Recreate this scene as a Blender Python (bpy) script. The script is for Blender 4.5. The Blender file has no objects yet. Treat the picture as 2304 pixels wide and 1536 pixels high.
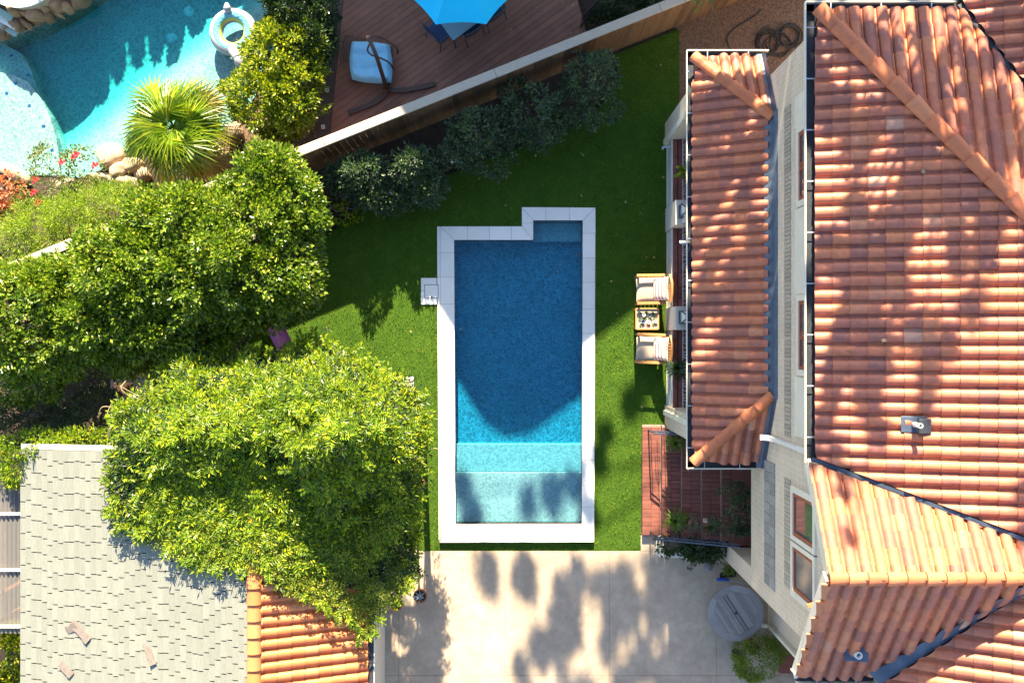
import bpy, bmesh, math, random
import numpy as np
from mathutils import Vector, Matrix
from mathutils.geometry import tessellate_polygon
from mathutils import noise as mnoise

SC = bpy.context.scene
COL = SC.collection
R = math.radians
PI = math.pi

# ------------------------------------------------------------------ camera, sky, sun
CAMH, FPX = 22.0, 2024.0
cam_d = bpy.data.cameras.new("camera"); cam = bpy.data.objects.new("camera", cam_d); COL.objects.link(cam)
cam.location = (0, 0, CAMH); cam.rotation_euler = (0, 0, 0)
cam_d.sensor_width = 36; cam_d.lens = 36 * FPX / 2304; cam_d.clip_end = 500
SC.camera = cam
SUN_EL, SUN_AZ = R(28), R(-2)
world = bpy.data.worlds.new("World"); SC.world = world; world.use_nodes = True
wn = world.node_tree.nodes; wl = world.node_tree.links
sky = wn.new("ShaderNodeTexSky"); sky.sky_type = 'NISHITA'; sky.sun_disc = False
sky.sun_elevation = SUN_EL; sky.sun_rotation = SUN_AZ; sky.altitude = 50; sky.air_density = 1.0; sky.dust_density = 0.7
wn["Background"].inputs[1].default_value = 0.08
wl.new(sky.outputs[0], wn["Background"].inputs[0])
sun_d = bpy.data.lights.new("sun", 'SUN'); sun = bpy.data.objects.new("sun", sun_d); COL.objects.link(sun)
sun_d.energy = 5.0; sun_d.angle = R(0.53); sun_d.color = (1.0, 0.85, 0.60)
sun.rotation_euler = (-(PI / 2 - SUN_EL), 0, -SUN_AZ); sun.location = (0, 30, 25)
SC.view_settings.view_transform = 'Standard'; SC.view_settings.look = 'None'
SC.view_settings.exposure = 2.5; SC.view_settings.gamma = 1.0
SC.render.engine = 'CYCLES'
SC.cycles.max_bounces = 6; SC.cycles.transparent_max_bounces = 16; SC.cycles.diffuse_bounces = 3
SC.cycles.use_denoising = True
SC.cycles.caustics_reflective = False; SC.cycles.caustics_refractive = False
SC.cycles.sample_clamp_indirect = 6

TAN = math.tan(SUN_EL)
def P(px, py, z=0.0):
    s = (CAMH - z) / FPX
    return ((px - 1152) * s, (768 - py) * s, z)
def P2(px, py, z=0.0):
    return P(px, py, z)[:2]

# ------------------------------------------------------------------ helpers: objects
def wmat(o):
    m = o.matrix_basis.copy()
    if o.parent: m = wmat(o.parent) @ o.matrix_parent_inverse @ m
    return m
def attach(o, parent):
    if parent is not None:
        o.parent = parent; o.matrix_parent_inverse = wmat(parent).inverted()
def tag(o, label=None, cat=None, group=None, kind=None):
    if label: o["label"] = label
    if cat: o["category"] = cat
    if group: o["group"] = group
    if kind: o["kind"] = kind
    return o
def thing(name, label, cat, loc=(0, 0, 0), rz=0, group=None):
    o = bpy.data.objects.new(name, None); COL.objects.link(o)
    o.location = loc; o.rotation_euler = (0, 0, rz); o.empty_display_size = .1
    return tag(o, label, cat, group)
def from_mesh(name, me, mat=None, parent=None, local=False):
    o = bpy.data.objects.new(name, me); COL.objects.link(o)
    if mat is not None and not me.materials: me.materials.append(mat)
    if parent is not None:
        if local: o.parent = parent
        else: attach(o, parent)
    return o
def copy_tree(o, parent=None):
    c = o.copy(); COL.objects.link(c)
    if parent is not None: c.parent = parent
    for ch in list(o.children): copy_tree(ch, c)
    return c

def np_mesh(name, V, F, mat=None, smooth=False):
    """V (n,3), F (m,k) equal-sided faces"""
    V = np.ascontiguousarray(V, dtype=np.float32); F = np.ascontiguousarray(F, dtype=np.int32)
    me = bpy.data.meshes.new(name); m, k = F.shape
    me.vertices.add(len(V)); me.vertices.foreach_set("co", V.ravel())
    me.loops.add(m * k); me.loops.foreach_set("vertex_index", F.ravel())
    me.polygons.add(m); me.polygons.foreach_set("loop_start", np.arange(0, m * k, k, dtype=np.int32))
    try: me.polygons.foreach_set("loop_total", np.full(m, k, dtype=np.int32))
    except Exception: pass
    me.update(calc_edges=True); me.validate()
    me.polygons.foreach_set("use_smooth", np.full(len(me.polygons), smooth))
    if mat: me.materials.append(mat)
    return me

class MB:
    def __init__(s): s.v = []; s.f = []; s.sm = []
    def add(s, vs, fs, smooth=False):
        b = len(s.v); s.v += [tuple(x) for x in vs]
        s.f += [tuple(b + i for i in f) for f in fs]; s.sm += [smooth] * len(fs); return s
    def box(s, c, d, rz=0.0, m=None):
        x, y, z = d[0] / 2, d[1] / 2, d[2] / 2
        vs = [Vector((i * x, j * y, k * z)) for k in (-1, 1) for j in (-1, 1) for i in (-1, 1)]
        M = Matrix.Translation(c) @ (m if m is not None else Matrix.Rotation(rz, 4, 'Z'))
        return s.add([M @ v for v in vs], [(0, 2, 3, 1), (4, 5, 7, 6), (0, 1, 5, 4), (2, 6, 7, 3), (0, 4, 6, 2), (1, 3, 7, 5)])
    def cham(s, c, d, ch=.01, rz=0.0, m=None):
        """box with a chamfered top edge"""
        x, y, z = d[0] / 2, d[1] / 2, d[2] / 2
        lv = [(-z, 0), (z - ch, 0), (z, ch)]
        vs = []
        for zz, i in lv:
            vs += [(-x + i, -y + i, zz), (x - i, -y + i, zz), (x - i, y - i, zz), (-x + i, y - i, zz)]
        M = Matrix.Translation(c) @ (m if m is not None else Matrix.Rotation(rz, 4, 'Z'))
        fs = [(3, 2, 1, 0), (8, 9, 10, 11)]
        for l in (0, 4):
            for i in range(4):
                j = (i + 1) % 4; fs.append((l + i, l + j, l + 4 + j, l + 4 + i))
        return s.add([M @ Vector(v) for v in vs], fs)
    def prism(s, poly, z0, z1, holes=()):
        rings = [list(poly)] + [list(h) for h in holes]
        # orient
        tris = tessellate_polygon([[Vector((p[0], p[1], 0)) for p in r] for r in rings])
        flat = [p for r in rings for p in r]; n = len(flat)
        zz1 = z1 if callable(z1) else (lambda x, y: z1); zz0 = z0 if callable(z0) else (lambda x, y: z0)
        vs = [(p[0], p[1], zz1(*p[:2])) for p in flat] + [(p[0], p[1], zz0(*p[:2])) for p in flat]
        fs = []
        for a, b, c in tris:
            pa, pb, pc = flat[a], flat[b], flat[c]
            if (pb[0] - pa[0]) * (pc[1] - pa[1]) - (pb[1] - pa[1]) * (pc[0] - pa[0]) < 0: b, c = c, b
            fs += [(a, b, c), (n + a, n + c, n + b)]
        o = 0
        for k, r in enumerate(rings):
            ar = sum(r[i][0] * r[(i + 1) % len(r)][1] - r[(i + 1) % len(r)][0] * r[i][1] for i in range(len(r)))
            flip = (ar < 0) != (k > 0)
            for i in range(len(r)):
                j = (i + 1) % len(r); q = (o + i, n + o + i, n + o + j, o + j)
                fs.append(q if not flip else q[::-1])
            o += len(r)
        # fix orientation so that sides face out
        return s.add(vs, [f[::-1] if len(f) == 4 else f for f in fs])
    def sheet(s, poly, z, holes=()):
        rings = [list(poly)] + [list(h) for h in holes]
        tris = tessellate_polygon([[Vector((p[0], p[1], 0)) for p in r] for r in rings])
        flat = [p for r in rings for p in r]
        zf = z if callable(z) else (lambda x, y: z)
        fs = []
        for a, b, c in tris:
            pa, pb, pc = flat[a], flat[b], flat[c]
            if (pb[0] - pa[0]) * (pc[1] - pa[1]) - (pb[1] - pa[1]) * (pc[0] - pa[0]) < 0: b, c = c, b
            fs.append((a, b, c))
        return s.add([(p[0], p[1], zf(p[0], p[1])) for p in flat], fs)
    def tube(s, pts, r, n=8, cap=True, smooth=True):
        pts = [Vector(p) for p in pts]; k = len(pts)
        rr = r if isinstance(r, (list, tuple)) else [r] * k
        vs = []; prev = None
        for i, p in enumerate(pts):
            t = (pts[min(i + 1, k - 1)] - pts[max(i - 1, 0)])
            if t.length < 1e-9: t = Vector((0, 0, 1))
            t.normalize()
            a = prev if prev is not None else (Vector((0, 0, 1)) if abs(t.z) < .9 else Vector((1, 0, 0)))
            a = (a - t * a.dot(t))
            if a.length < 1e-6: a = Vector((1, 0, 0)) - t * t.x
            a.normalize(); b = t.cross(a); prev = a
            for j in range(n):
                an = 2 * PI * j / n; vs.append(p + (a * math.cos(an) + b * math.sin(an)) * rr[i])
        fs = []
        for i in range(k - 1):
            for j in range(n):
                q = (j + 1) % n; fs.append((i * n + j, i * n + q, (i + 1) * n + q, (i + 1) * n + j))
        s.add(vs, fs, smooth)
        if cap:
            s.add(vs[:n], [tuple(range(n))[::-1]]); s.add(vs[-n:], [tuple(range(n))])
        return s
    def lathe(s, prof, c=(0, 0, 0), n=20, smooth=True, m=None):
        vs = []; k = len(prof)
        for r, z in prof:
            for j in range(n):
                a = 2 * PI * j / n; vs.append(Vector((r * math.cos(a), r * math.sin(a), z)))
        M = Matrix.Translation(c) @ (m if m is not None else Matrix.Identity(4))
        vs = [M @ v for v in vs]; fs = []
        for i in range(k - 1):
            for j in range(n):
                q = (j + 1) % n; fs.append((i * n + j, i * n + q, (i + 1) * n + q, (i + 1) * n + j))
        s.add(vs, fs, smooth)
        if prof[0][0] > 1e-6: s.add(vs[:n], [tuple(range(n))[::-1]])
        if prof[-1][0] > 1e-6: s.add(vs[-n:], [tuple(range(n))])
        return s
    def mesh(s, name="mesh"):
        me = bpy.data.meshes.new(name); me.from_pydata(s.v, [], s.f); me.validate(); me.update()
        if len(me.polygons) == len(s.sm): me.polygons.foreach_set("use_smooth", s.sm)
        return me
    def build(s, name, mat=None, parent=None, local=False):
        return from_mesh(name, s.mesh(name), mat, parent, local)

# ------------------------------------------------------------------ helpers: materials
def newmat(name):
    m = bpy.data.materials.new(name); m.use_nodes = True
    nt = m.node_tree; return m, nt.nodes, nt.links, nt.nodes["Principled BSDF"]
def setp(b, **k):
    for n, v in k.items():
        n = n.replace("_", " ")
        if n in b.inputs: b.inputs[n].default_value = v
def c4(c): return (c[0], c[1], c[2], 1)
def rand_node(n, l):
    """a random number for each object and each loose piece"""
    oi = n.new("ShaderNodeObjectInfo"); g = n.new("ShaderNodeNewGeometry")
    a = n.new("ShaderNodeMath"); a.operation = 'ADD'
    l.new(oi.outputs["Random"], a.inputs[0]); l.new(g.outputs["Random Per Island"], a.inputs[1])
    f = n.new("ShaderNodeMath"); f.operation = 'FRACT'; l.new(a.outputs[0], f.inputs[0])
    return f.outputs[0]
def noise(n, l, scale, detail=4, rough=.6, vec=None, dist=0):
    t = n.new("ShaderNodeTexNoise"); t.inputs["Scale"].default_value = scale
    t.inputs["Detail"].default_value = detail; t.inputs["Roughness"].default_value = rough; t.inputs["Distortion"].default_value = dist
    if vec is None:
        g = n.new("ShaderNodeNewGeometry"); vec = g.outputs["Position"]
    l.new(vec, t.inputs["Vector"]); return t.outputs["Fac"]
def ramp(n, l, fac, stops):
    r = n.new("ShaderNodeValToRGB"); e = r.color_ramp.elements
    while len(e) < len(stops): e.new(.5)
    for i, (p, c) in enumerate(stops):
        e[i].position = p; e[i].color = c4(c)
    l.new(fac, r.inputs[0]); return r.outputs[0]
def mix(n, l, fac, a, b, mode='MIX'):
    m = n.new("ShaderNodeMix"); m.data_type = 'RGBA'; m.blend_type = mode
    for i, v in ((0, fac), (6, a), (7, b)):
        if hasattr(v, "links"): l.new(v, m.inputs[i])
        elif i == 0: m.inputs[0].default_value = v
        else: m.inputs[i].default_value = c4(v)
    return m.outputs[2]
def math_n(n, l, op, a, b=None):
    m = n.new("ShaderNodeMath"); m.operation = op
    for i, v in ((0, a), (1, b)):
        if v is None: continue
        if hasattr(v, "links"): l.new(v, m.inputs[i])
        else: m.inputs[i].default_value = v
    return m.outputs[0]
def bump(n, l, b, h, strength=.3, dist=.01):
    k = n.new("ShaderNodeBump"); k.inputs["Strength"].default_value = strength; k.inputs["Distance"].default_value = dist
    l.new(h, k.inputs["Height"]); l.new(k.outputs[0], b.inputs["Normal"])

def M(name, c1, c2=None, scale=6, rough=.65, rand=0.0, bmp=0.0, bscale=80, fine=0.0, fscale=150, metal=0.0, spec=.4, stretch=None, contrast=.25):
    """colour c1..c2 by noise, small random shift for each piece, fine speckle, bump"""
    m, n, l, b = newmat(name)
    c2 = c2 or tuple(x * .75 for x in c1)
    vec = None
    if stretch is not None:
        g = n.new("ShaderNodeNewGeometry"); mp = n.new("ShaderNodeMapping"); mp.inputs["Scale"].default_value = stretch[:3]
        if len(stretch) > 3: mp.inputs["Rotation"].default_value = (0, 0, stretch[3])
        l.new(g.outputs["Position"], mp.inputs[0]); vec = mp.outputs[0]
    f = noise(n, l, scale, 5, .65, vec)
    col = ramp(n, l, f, [(.5 - contrast, c2), (.5 + contrast, c1)])
    if fine:
        f2 = noise(n, l, fscale, 2, .7)
        g2 = ramp(n, l, f2, [(.3, (1 - fine,) * 3), (.7, (1 + fine,) * 3)])
        col = mix(n, l, 1.0, col, g2, 'MULTIPLY')
    if rand:
        rr = rand_node(n, l)
        g3 = ramp(n, l, rr, [(0, (1 - rand,) * 3), (1, (1 + rand,) * 3)])
        col = mix(n, l, 1.0, col, g3, 'MULTIPLY')
    l.new(col, b.inputs["Base Color"])
    setp(b, Roughness=rough, Metallic=metal, Specular_IOR_Level=spec)
    if bmp: bump(n, l, b, noise(n, l, bscale, 3), bmp)
    return m

def stained(name, c1, c2):
    m, n, l, b = newmat(name)
    col = ramp(n, l, noise(n, l, .9, 8, .68), [(.3, c2), (.7, c1)])
    f = noise(n, l, 3.2, 6, .75); col = mix(n, l, 1.0, col, ramp(n, l, f, [(.3, (.80, .80, .81)), (.6, (1.05, 1.04, 1.02))]), 'MULTIPLY')
    sp = noise(n, l, 24, 4, .7); col = mix(n, l, ramp(n, l, sp, [(.62, (0, 0, 0)), (.72, (.45, .45, .45))]), col, (.20, .165, .14))
    fi = noise(n, l, 190, 2, .8); col = mix(n, l, 1.0, col, ramp(n, l, fi, [(.3, (.86, .86, .86)), (.7, (1.1, 1.1, 1.1))]), 'MULTIPLY')
    w = n.new("ShaderNodeTexVoronoi"); w.feature = 'DISTANCE_TO_EDGE'; w.inputs["Scale"].default_value = .42
    g = n.new("ShaderNodeNewGeometry"); nz = n.new("ShaderNodeTexNoise"); nz.inputs["Scale"].default_value = 1.6; l.new(g.outputs["Position"], nz.inputs["Vector"])
    ad = n.new("ShaderNodeVectorMath"); ad.operation = 'ADD'; l.new(g.outputs["Position"], ad.inputs[0]); l.new(nz.outputs["Color"], ad.inputs[1]); l.new(ad.outputs[0], w.inputs["Vector"])
    l.new(col, b.inputs["Base Color"]); setp(b, Roughness=.85, Specular_IOR_Level=.25); bump(n, l, b, fi, .12)
    return m

def leaf_mat(name, dark, light, tip=None, rough=.42, trans=.3, clump=1.2):
    m, n, l, b = newmat(name)
    rr = rand_node(n, l)
    st = [(0, dark), (.75, light)] + ([(1, tip)] if tip else [(1, tuple(min(1, x * 1.25) for x in light))])
    col = ramp(n, l, rr, st)
    f = noise(n, l, clump, 3)
    col = mix(n, l, 1.0, col, ramp(n, l, f, [(.3, (.72, .8, .8)), (.7, (1.2, 1.12, 1.0))]), 'MULTIPLY')
    l.new(col, b.inputs["Base Color"]); setp(b, Roughness=rough, Specular_IOR_Level=.5)
    t = n.new("ShaderNodeBsdfTranslucent"); l.new(mix(n, l, 1.0, col, (1.5, 1.6, .6), 'MULTIPLY'), t.inputs[0])
    mx = n.new("ShaderNodeMixShader"); mx.inputs[0].default_value = trans
    l.new(b.outputs[0], mx.inputs[1]); l.new(t.outputs[0], mx.inputs[2])
    l.new(mx.outputs[0], n["Material Output"].inputs[0])
    return m

def tile_mat(name, stops, dirt=.35):
    m, n, l, b = newmat(name)
    rr = rand_node(n, l)
    col = ramp(n, l, rr, stops); 
    f = noise(n, l, 7, 6, .7)
    col = mix(n, l, 1.0, col, ramp(n, l, f, [(.28, (1 - dirt, 1 - dirt * .9, 1 - dirt * .8)), (.62, (1.06, 1.04, 1.02))]), 'MULTIPLY')
    f2 = noise(n, l, 1.1, 4)
    col = mix(n, l, math_n(n, l, 'MULTIPLY', f2, .18), col, (.46, .27, .18))
    f3 = noise(n, l, 130, 2, .8)
    col = mix(n, l, 1.0, col, ramp(n, l, f3, [(.3, (.86, .86, .86)), (.7, (1.1, 1.1, 1.1))]), 'MULTIPLY')
    f4 = noise(n, l, 16, 3, .55)
    col = mix(n, l, ramp(n, l, f4, [(.64, (0, 0, 0)), (.76, (.5, .5, .5))]), col, (.15, .11, .085))
    l.new(col, b.inputs["Base Color"]); setp(b, Roughness=.5, Specular_IOR_Level=.3)
    bump(n, l, b, f, .12)
    return m

def brick_mat(name, c1, c2, mortar, bw=.23, bh=.076, axis='YZ'):
    m, n, l, b = newmat(name)
    g = n.new("ShaderNodeNewGeometry"); sp = n.new("ShaderNodeSeparateXYZ"); l.new(g.outputs["Position"], sp.inputs[0])
    cb = n.new("ShaderNodeCombineXYZ")
    ad = n.new("ShaderNodeMath"); ad.operation = 'ADD'; l.new(sp.outputs["X"], ad.inputs[0]); l.new(sp.outputs["Y"], ad.inputs[1])
    l.new(ad.outputs[0], cb.inputs[0]); l.new(sp.outputs["Z"], cb.inputs[1])
    t = n.new("ShaderNodeTexBrick"); t.inputs["Scale"].default_value = 1.0
    t.inputs["Brick Width"].default_value = bw; t.inputs["Row Height"].default_value = bh; t.inputs["Mortar Size"].default_value = .007
    t.inputs["Color1"].default_value = c4(c1); t.inputs["Color2"].default_value = c4(c2); t.inputs["Mortar"].default_value = c4(mortar)
    l.new(cb.outputs[0], t.inputs["Vector"])
    f = noise(n, l, 30, 4)
    col = mix(n, l, 1.0, t.outputs["Color"], ramp(n, l, f, [(.3, (.88, .88, .88)), (.7, (1.08, 1.08, 1.08))]), 'MULTIPLY')
    f0 = noise(n, l, .9, 4)
    col = mix(n, l, 1.0, col, ramp(n, l, f0, [(.3, (.86, .86, .86)), (.7, (1.06, 1.05, 1.03))]), 'MULTIPLY')
    l.new(col, b.inputs["Base Color"]); setp(b, Roughness=.8, Specular_IOR_Level=.2)
    bump(n, l, b, t.outputs["Fac"], -.5, .006)
    return m

def water_mat(name, absorb, density, ripple=9.0, gob=.35, tint=(.93, .98, 1.0)):
    """still water: clear surface, slight reflection, ripple caustics painted as a cell pattern in the transparent colour, and a body that absorbs red"""
    m, n, l, b = newmat(name); n.remove(b)
    out = n["Material Output"]
    g = n.new("ShaderNodeNewGeometry")
    wn_ = n.new("ShaderNodeTexNoise"); wn_.inputs["Scale"].default_value = ripple * .35; wn_.inputs["Detail"].default_value = 2
    l.new(g.outputs["Position"], wn_.inputs["Vector"])
    off = n.new("ShaderNodeVectorMath"); off.operation = 'SCALE'; l.new(wn_.outputs["Color"], off.inputs[0]); off.inputs["Scale"].default_value = .55
    ad = n.new("ShaderNodeVectorMath"); ad.operation = 'ADD'; l.new(g.outputs["Position"], ad.inputs[0]); l.new(off.outputs[0], ad.inputs[1])
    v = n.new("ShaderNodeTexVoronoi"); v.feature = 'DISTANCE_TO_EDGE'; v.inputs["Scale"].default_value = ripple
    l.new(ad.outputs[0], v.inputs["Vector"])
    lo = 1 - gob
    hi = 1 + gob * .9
    colr = ramp(n, l, v.outputs["Distance"], [(0, tuple(x * hi for x in tint)), (.06, tint), (.25, tuple(x * lo for x in tint))])  # painted caustics: bright cell edges and dim cell middles tint the light passing through
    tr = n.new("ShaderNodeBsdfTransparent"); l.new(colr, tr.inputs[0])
    gl = n.new("ShaderNodeBsdfGlossy"); gl.inputs["Roughness"].default_value = .03; gl.inputs["Color"].default_value = (1, 1, 1, 1)
    dp = n.new("ShaderNodeVectorMath"); dp.operation = 'DOT_PRODUCT'; l.new(g.outputs["Normal"], dp.inputs[0]); l.new(g.outputs["Incoming"], dp.inputs[1])
    sch = math_n(n, l, 'ADD', math_n(n, l, 'MULTIPLY', math_n(n, l, 'POWER', math_n(n, l, 'SUBTRACT', 1.0, math_n(n, l, 'ABSOLUTE', dp.outputs["Value"])), 5.0), .98), .02)
    bp = n.new("ShaderNodeBump"); bp.inputs["Strength"].default_value = .12; bp.inputs["Distance"].default_value = .02
    l.new(noise(n, l, ripple * .6, 3), bp.inputs["Height"]); l.new(bp.outputs[0], gl.inputs["Normal"])
    mx = n.new("ShaderNodeMixShader"); l.new(sch, mx.inputs[0]); l.new(tr.outputs[0], mx.inputs[1]); l.new(gl.outputs[0], mx.inputs[2])
    l.new(mx.outputs[0], out.inputs["Surface"])
    va = n.new("ShaderNodeVolumeAbsorption"); va.inputs["Color"].default_value = c4(absorb); va.inputs["Density"].default_value = density
    l.new(va.outputs[0], out.inputs["Volume"])
    return m

def glass_mat(name, tint, rough=.05):
    m, n, l, b = newmat(name); setp(b, Base_Color=c4(tint), Roughness=rough, Specular_IOR_Level=.9, Coat_Weight=.5, Coat_Roughness=.03)
    return m

MT = {}
MT['soil'] = M('soil', (.075, .05, .036), (.03, .021, .016), 5, .95, bmp=.5, bscale=40, fine=.4, fscale=60)
MT['mulch'] = M('mulch', (.21, .125, .08), (.06, .038, .028), 26, .95, bmp=.7, bscale=45, fine=.45, fscale=90, contrast=.16)
MT['turf'] = M('turf', (.055, .11, .010), (.026, .068, .007), 5, .95, bmp=.4, bscale=220, fine=.35, fscale=170, spec=.1)
MT['concrete'] = stained('concrete', (.52, .41, .31), (.36, .28, .21))
MT['paving'] = M('paving', (.50, .45, .38), (.38, .34, .29), 3, .85, fine=.1)
MT['coping'] = M('coping', (.80, .77, .71), (.72, .69, .64), 2.5, .75, rand=.06, fine=.08, fscale=150, bmp=.05)
MT['plaster'] = M('pool_plaster', (.28, .335, .345), (.23, .285, .30), 3, .7, fine=.08, fscale=60)
MT['plaster_aqua'] = M('aqua_plaster', (.36, .395, .345), (.305, .34, .31), 2, .7, fine=.12, fscale=90)
MT['cap_wood'] = M('fence_cap_wood', (.46, .40, .31), (.28, .25, .21), 5, .85, stretch=(1.4, 22, 4, -.38), fine=.14, fscale=60)
MT['paling'] = M('paling_wood', (.20, .105, .045), (.07, .04, .022), 4, .85, rand=.3, stretch=(9, 9, .8), fine=.15)
MT['deck'] = M('deck_boards', (.27, .125, .08), (.195, .09, .06), 3, .75, rand=.12, fine=.14, fscale=140)
MT['deck_dark'] = M('deck_edge', (.10, .07, .055), (.07, .05, .04), 4, .8)
MT['brick_cream'] = brick_mat('cream_brick', (.62, .515, .385), (.55, .45, .335), (.74, .68, .57))
MT['brick_grey'] = M('grey_brick', (.34, .32, .29), (.17, .165, .16), 16, .9, rand=.15, fine=.35, fscale=110)
MT['sill'] = M('sill_brick', (.42, .36, .28), (.30, .26, .21), 12, .9, rand=.15, fine=.2)
MT['paver'] = M('red_paver', (.22, .072, .05), (.145, .05, .038), 6, .8, rand=.2, fine=.2, bmp=.2)
MT['mortar'] = M('mortar', (.30, .22, .18), (.22, .16, .13), 8, .9)
MT['cream'] = M('cream_paint', (.72, .68, .56), (.62, .58, .48), 3, .55)
MT['white'] = M('white_paint', (.70, .69, .65), (.62, .61, .57), 3, .45)
MT['gutter_in'] = M('gutter_dark', (.045, .05, .06), (.022, .026, .034), 3, .6, fine=.4, fscale=50)
MT['lead'] = M('lead_flashing', (.085, .115, .165), (.045, .065, .10), 5, .5, metal=.2, bmp=.3, bscale=12)
MT['redwood'] = M('red_timber', (.33, .085, .04), (.26, .065, .03), 6, .4)
MT['glass'] = glass_mat('window_glass', (.06, .075, .085))
MT['curtain'] = M('curtain', (.30, .34, .36), (.18, .21, .24), 6, .8, stretch=(1, 9, 1))
MT['iron'] = M('dark_iron', (.045, .065, .11), (.03, .045, .08), 5, .4, metal=.3)
MT['iron_pale'] = M('pale_iron', (.42, .45, .50), (.33, .36, .41), 5, .5)
MT['black'] = M('black_plastic', (.018, .018, .02), (.012, .012, .013), 5, .5)
MT['underlay'] = M('roof_underlay', (.05, .035, .03), (.03, .022, .02), 4, .9)
MT['tile'] = tile_mat('roof_tile', [(0, (.27, .092, .07)), (.15, (.36, .115, .075)), (.55, (.45, .135, .072)), (.84, (.52, .165, .072)), (.985, (.50, .185, .10)), (1, (.49, .25, .17))])
MT['tile_new'] = tile_mat('orange_roof_tile', [(0, (.48, .125, .035)), (.6, (.54, .15, .04)), (1, (.54, .19, .07))], .15)
MT['cap'] = tile_mat('ridge_tile', [(0, (.42, .12, .05)), (.6, (.50, .145, .055)), (1, (.52, .18, .075))], .22)
MT['shingle'] = M('shingle', (.20, .205, .18), (.15, .16, .135), 5, .95, rand=.08, fine=.22, fscale=120, stretch=(7, 1, 7))
MT['shingle_base'] = M('shingle_shadow', (.05, .045, .04), (.035, .03, .03), 5, .9)
MT['teak'] = M('teak', (.50, .24, .085), (.36, .16, .055), 5, .55, rand=.15, stretch=(4, 14, 4))
MT['cream_fabric'] = M('cream_fabric', (.40, .335, .26), (.35, .29, .22), 6, .9, fine=.08)
MT['grey_wood'] = M('weathered_wood', (.27, .26, .26), (.16, .155, .155), 7, .85, rand=.2, stretch=(3, 14, 3), fine=.2)
MT['pot'] = M('terracotta', (.36, .15, .075), (.26, .11, .06), 7, .8, fine=.1)
MT['rock'] = M('sandstone', (.44, .25, .13), (.22, .12, .075), 4, .85, rand=.35, bmp=.5, bscale=9, fine=.2, fscale=40)
MT['rock_pale'] = M('pale_sandstone', (.46, .34, .235), (.34, .24, .155), 4, .85, rand=.15, bmp=.4, bscale=9, fine=.12, fscale=40)
MT['umbrella'] = M('turquoise_canvas', (.0, .50, .78), (.0, .46, .74), 4, .75, fine=.06)
MT['cushion'] = M('sky_blue_fabric', (.27, .60, .80), (.22, .54, .75), 5, .9, fine=.06)
MT['wicker'] = M('dark_bentwood', (.085, .045, .03), (.05, .03, .022), 6, .5)
MT['slate_metal'] = M('slate_metal', (.10, .12, .15), (.07, .085, .11), 5, .5, metal=.3)
MT['frosted'] = M('frosted_table_top', (.20, .36, .42), (.17, .31, .37), 3, .25)
MT['bark'] = M('bark', (.17, .13, .10), (.08, .06, .045), 8, .9, stretch=(6, 6, 1), bmp=.4, bscale=20)
MT['twig'] = M('twig', (.36, .32, .16), (.24, .2, .1), 8, .7)
MT['dry'] = M('dead_leaf', (.50, .34, .17), (.33, .2, .1), 20, .8, rand=.3)
MT['purple'] = M('purple_plastic', (.33, .13, .45), (.28, .1, .4), 6, .5)
MT['globe'] = M('white_globe', (.8, .8, .8), (.75, .75, .75), 5, .2)
MT['red_flower'] = M('red_petals', (.55, .02, .03), (.4, .01, .02), 20, .6, rand=.2)
MT['blue_plastic'] = M('blue_plastic', (.03, .09, .5), (.025, .07, .42), 6, .4)
MT['navy_tile'] = M('navy_pool_tile', (.03, .10, .28), (.02, .08, .22), 6, .3)
MT['float_white'] = M('white_vinyl', (.38, .385, .40), (.34, .345, .375), 4, .3)
MT['float_cyan'] = M('cyan_vinyl', (.12, .42, .52), (.10, .38, .48), 4, .3)
MT['float_lime'] = M('lime_vinyl', (.36, .44, .10), (.32, .40, .08), 4, .3)
MT['float_lilac'] = M('lilac_vinyl', (.30, .22, .48), (.25, .18, .42), 4, .3)
MT['hose'] = M('black_hose', (.03, .024, .02), (.02, .016, .014), 6, .5)
MT['render'] = M('cream_render', (.58, .53, .45), (.5, .46, .39), 4, .85, fine=.08)
MT['pebble'] = M('pale_pebbles', (.55, .47, .38), (.2, .16, .14), 60, .8, contrast=.12)
MT['jade'] = M('aged_green_timber', (.30, .42, .36), (.22, .33, .29), 4, .6)

MT['l_hedge'] = leaf_mat('hedge_leaf', (.04, .09, .008), (.16, .245, .016), (.40, .42, .07), .3, .3, .9)
MT['l_vine'] = leaf_mat('vine_leaf', (.05, .12, .007), (.22, .315, .012), (.46, .46, .016), .42, .38, .8)
MT['l_vine2'] = leaf_mat('small_vine_leaf', (.06, .105, .009), (.20, .26, .013), (.40, .36, .03), .45, .36, 1.5)
MT['l_bush'] = leaf_mat('golden_leaf', (.05, .11, .008), (.27, .32, .014), (.52, .47, .03), .38, .3, 1.2)
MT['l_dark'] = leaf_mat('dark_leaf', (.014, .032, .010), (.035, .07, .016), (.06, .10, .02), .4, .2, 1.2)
MT['l_shrub'] = leaf_mat('shrub_leaf', (.022, .05, .028), (.06, .105, .05), (.13, .19, .05), .42, .25, 2)
MT['l_palm'] = leaf_mat('palm_leaf', (.07, .14, .008), (.22, .31, .018), (.40, .42, .03), .35, .3, 2)
MT['l_palm_old'] = leaf_mat('old_palm_leaf', (.16, .12, .04), (.30, .24, .09), None, .5, .25, 2)
MT['l_feather'] = leaf_mat('feathery_leaf', (.09, .17, .008), (.22, .32, .012), (.38, .40, .03), .5, .4, 2)
MT['l_rose'] = leaf_mat('rose_leaf', (.07, .12, .03), (.16, .2, .06), (.3, .24, .12), .5, .3, 2)
MT['l_coral'] = leaf_mat('coral_bract', (.45, .09, .045), (.6, .2, .12), (.65, .38, .22), .6, .3, 2)
MT['l_fern'] = leaf_mat('fern_leaf', (.07, .13, .012), (.14, .21, .02), (.22, .26, .03), .5, .35, 3)
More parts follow.
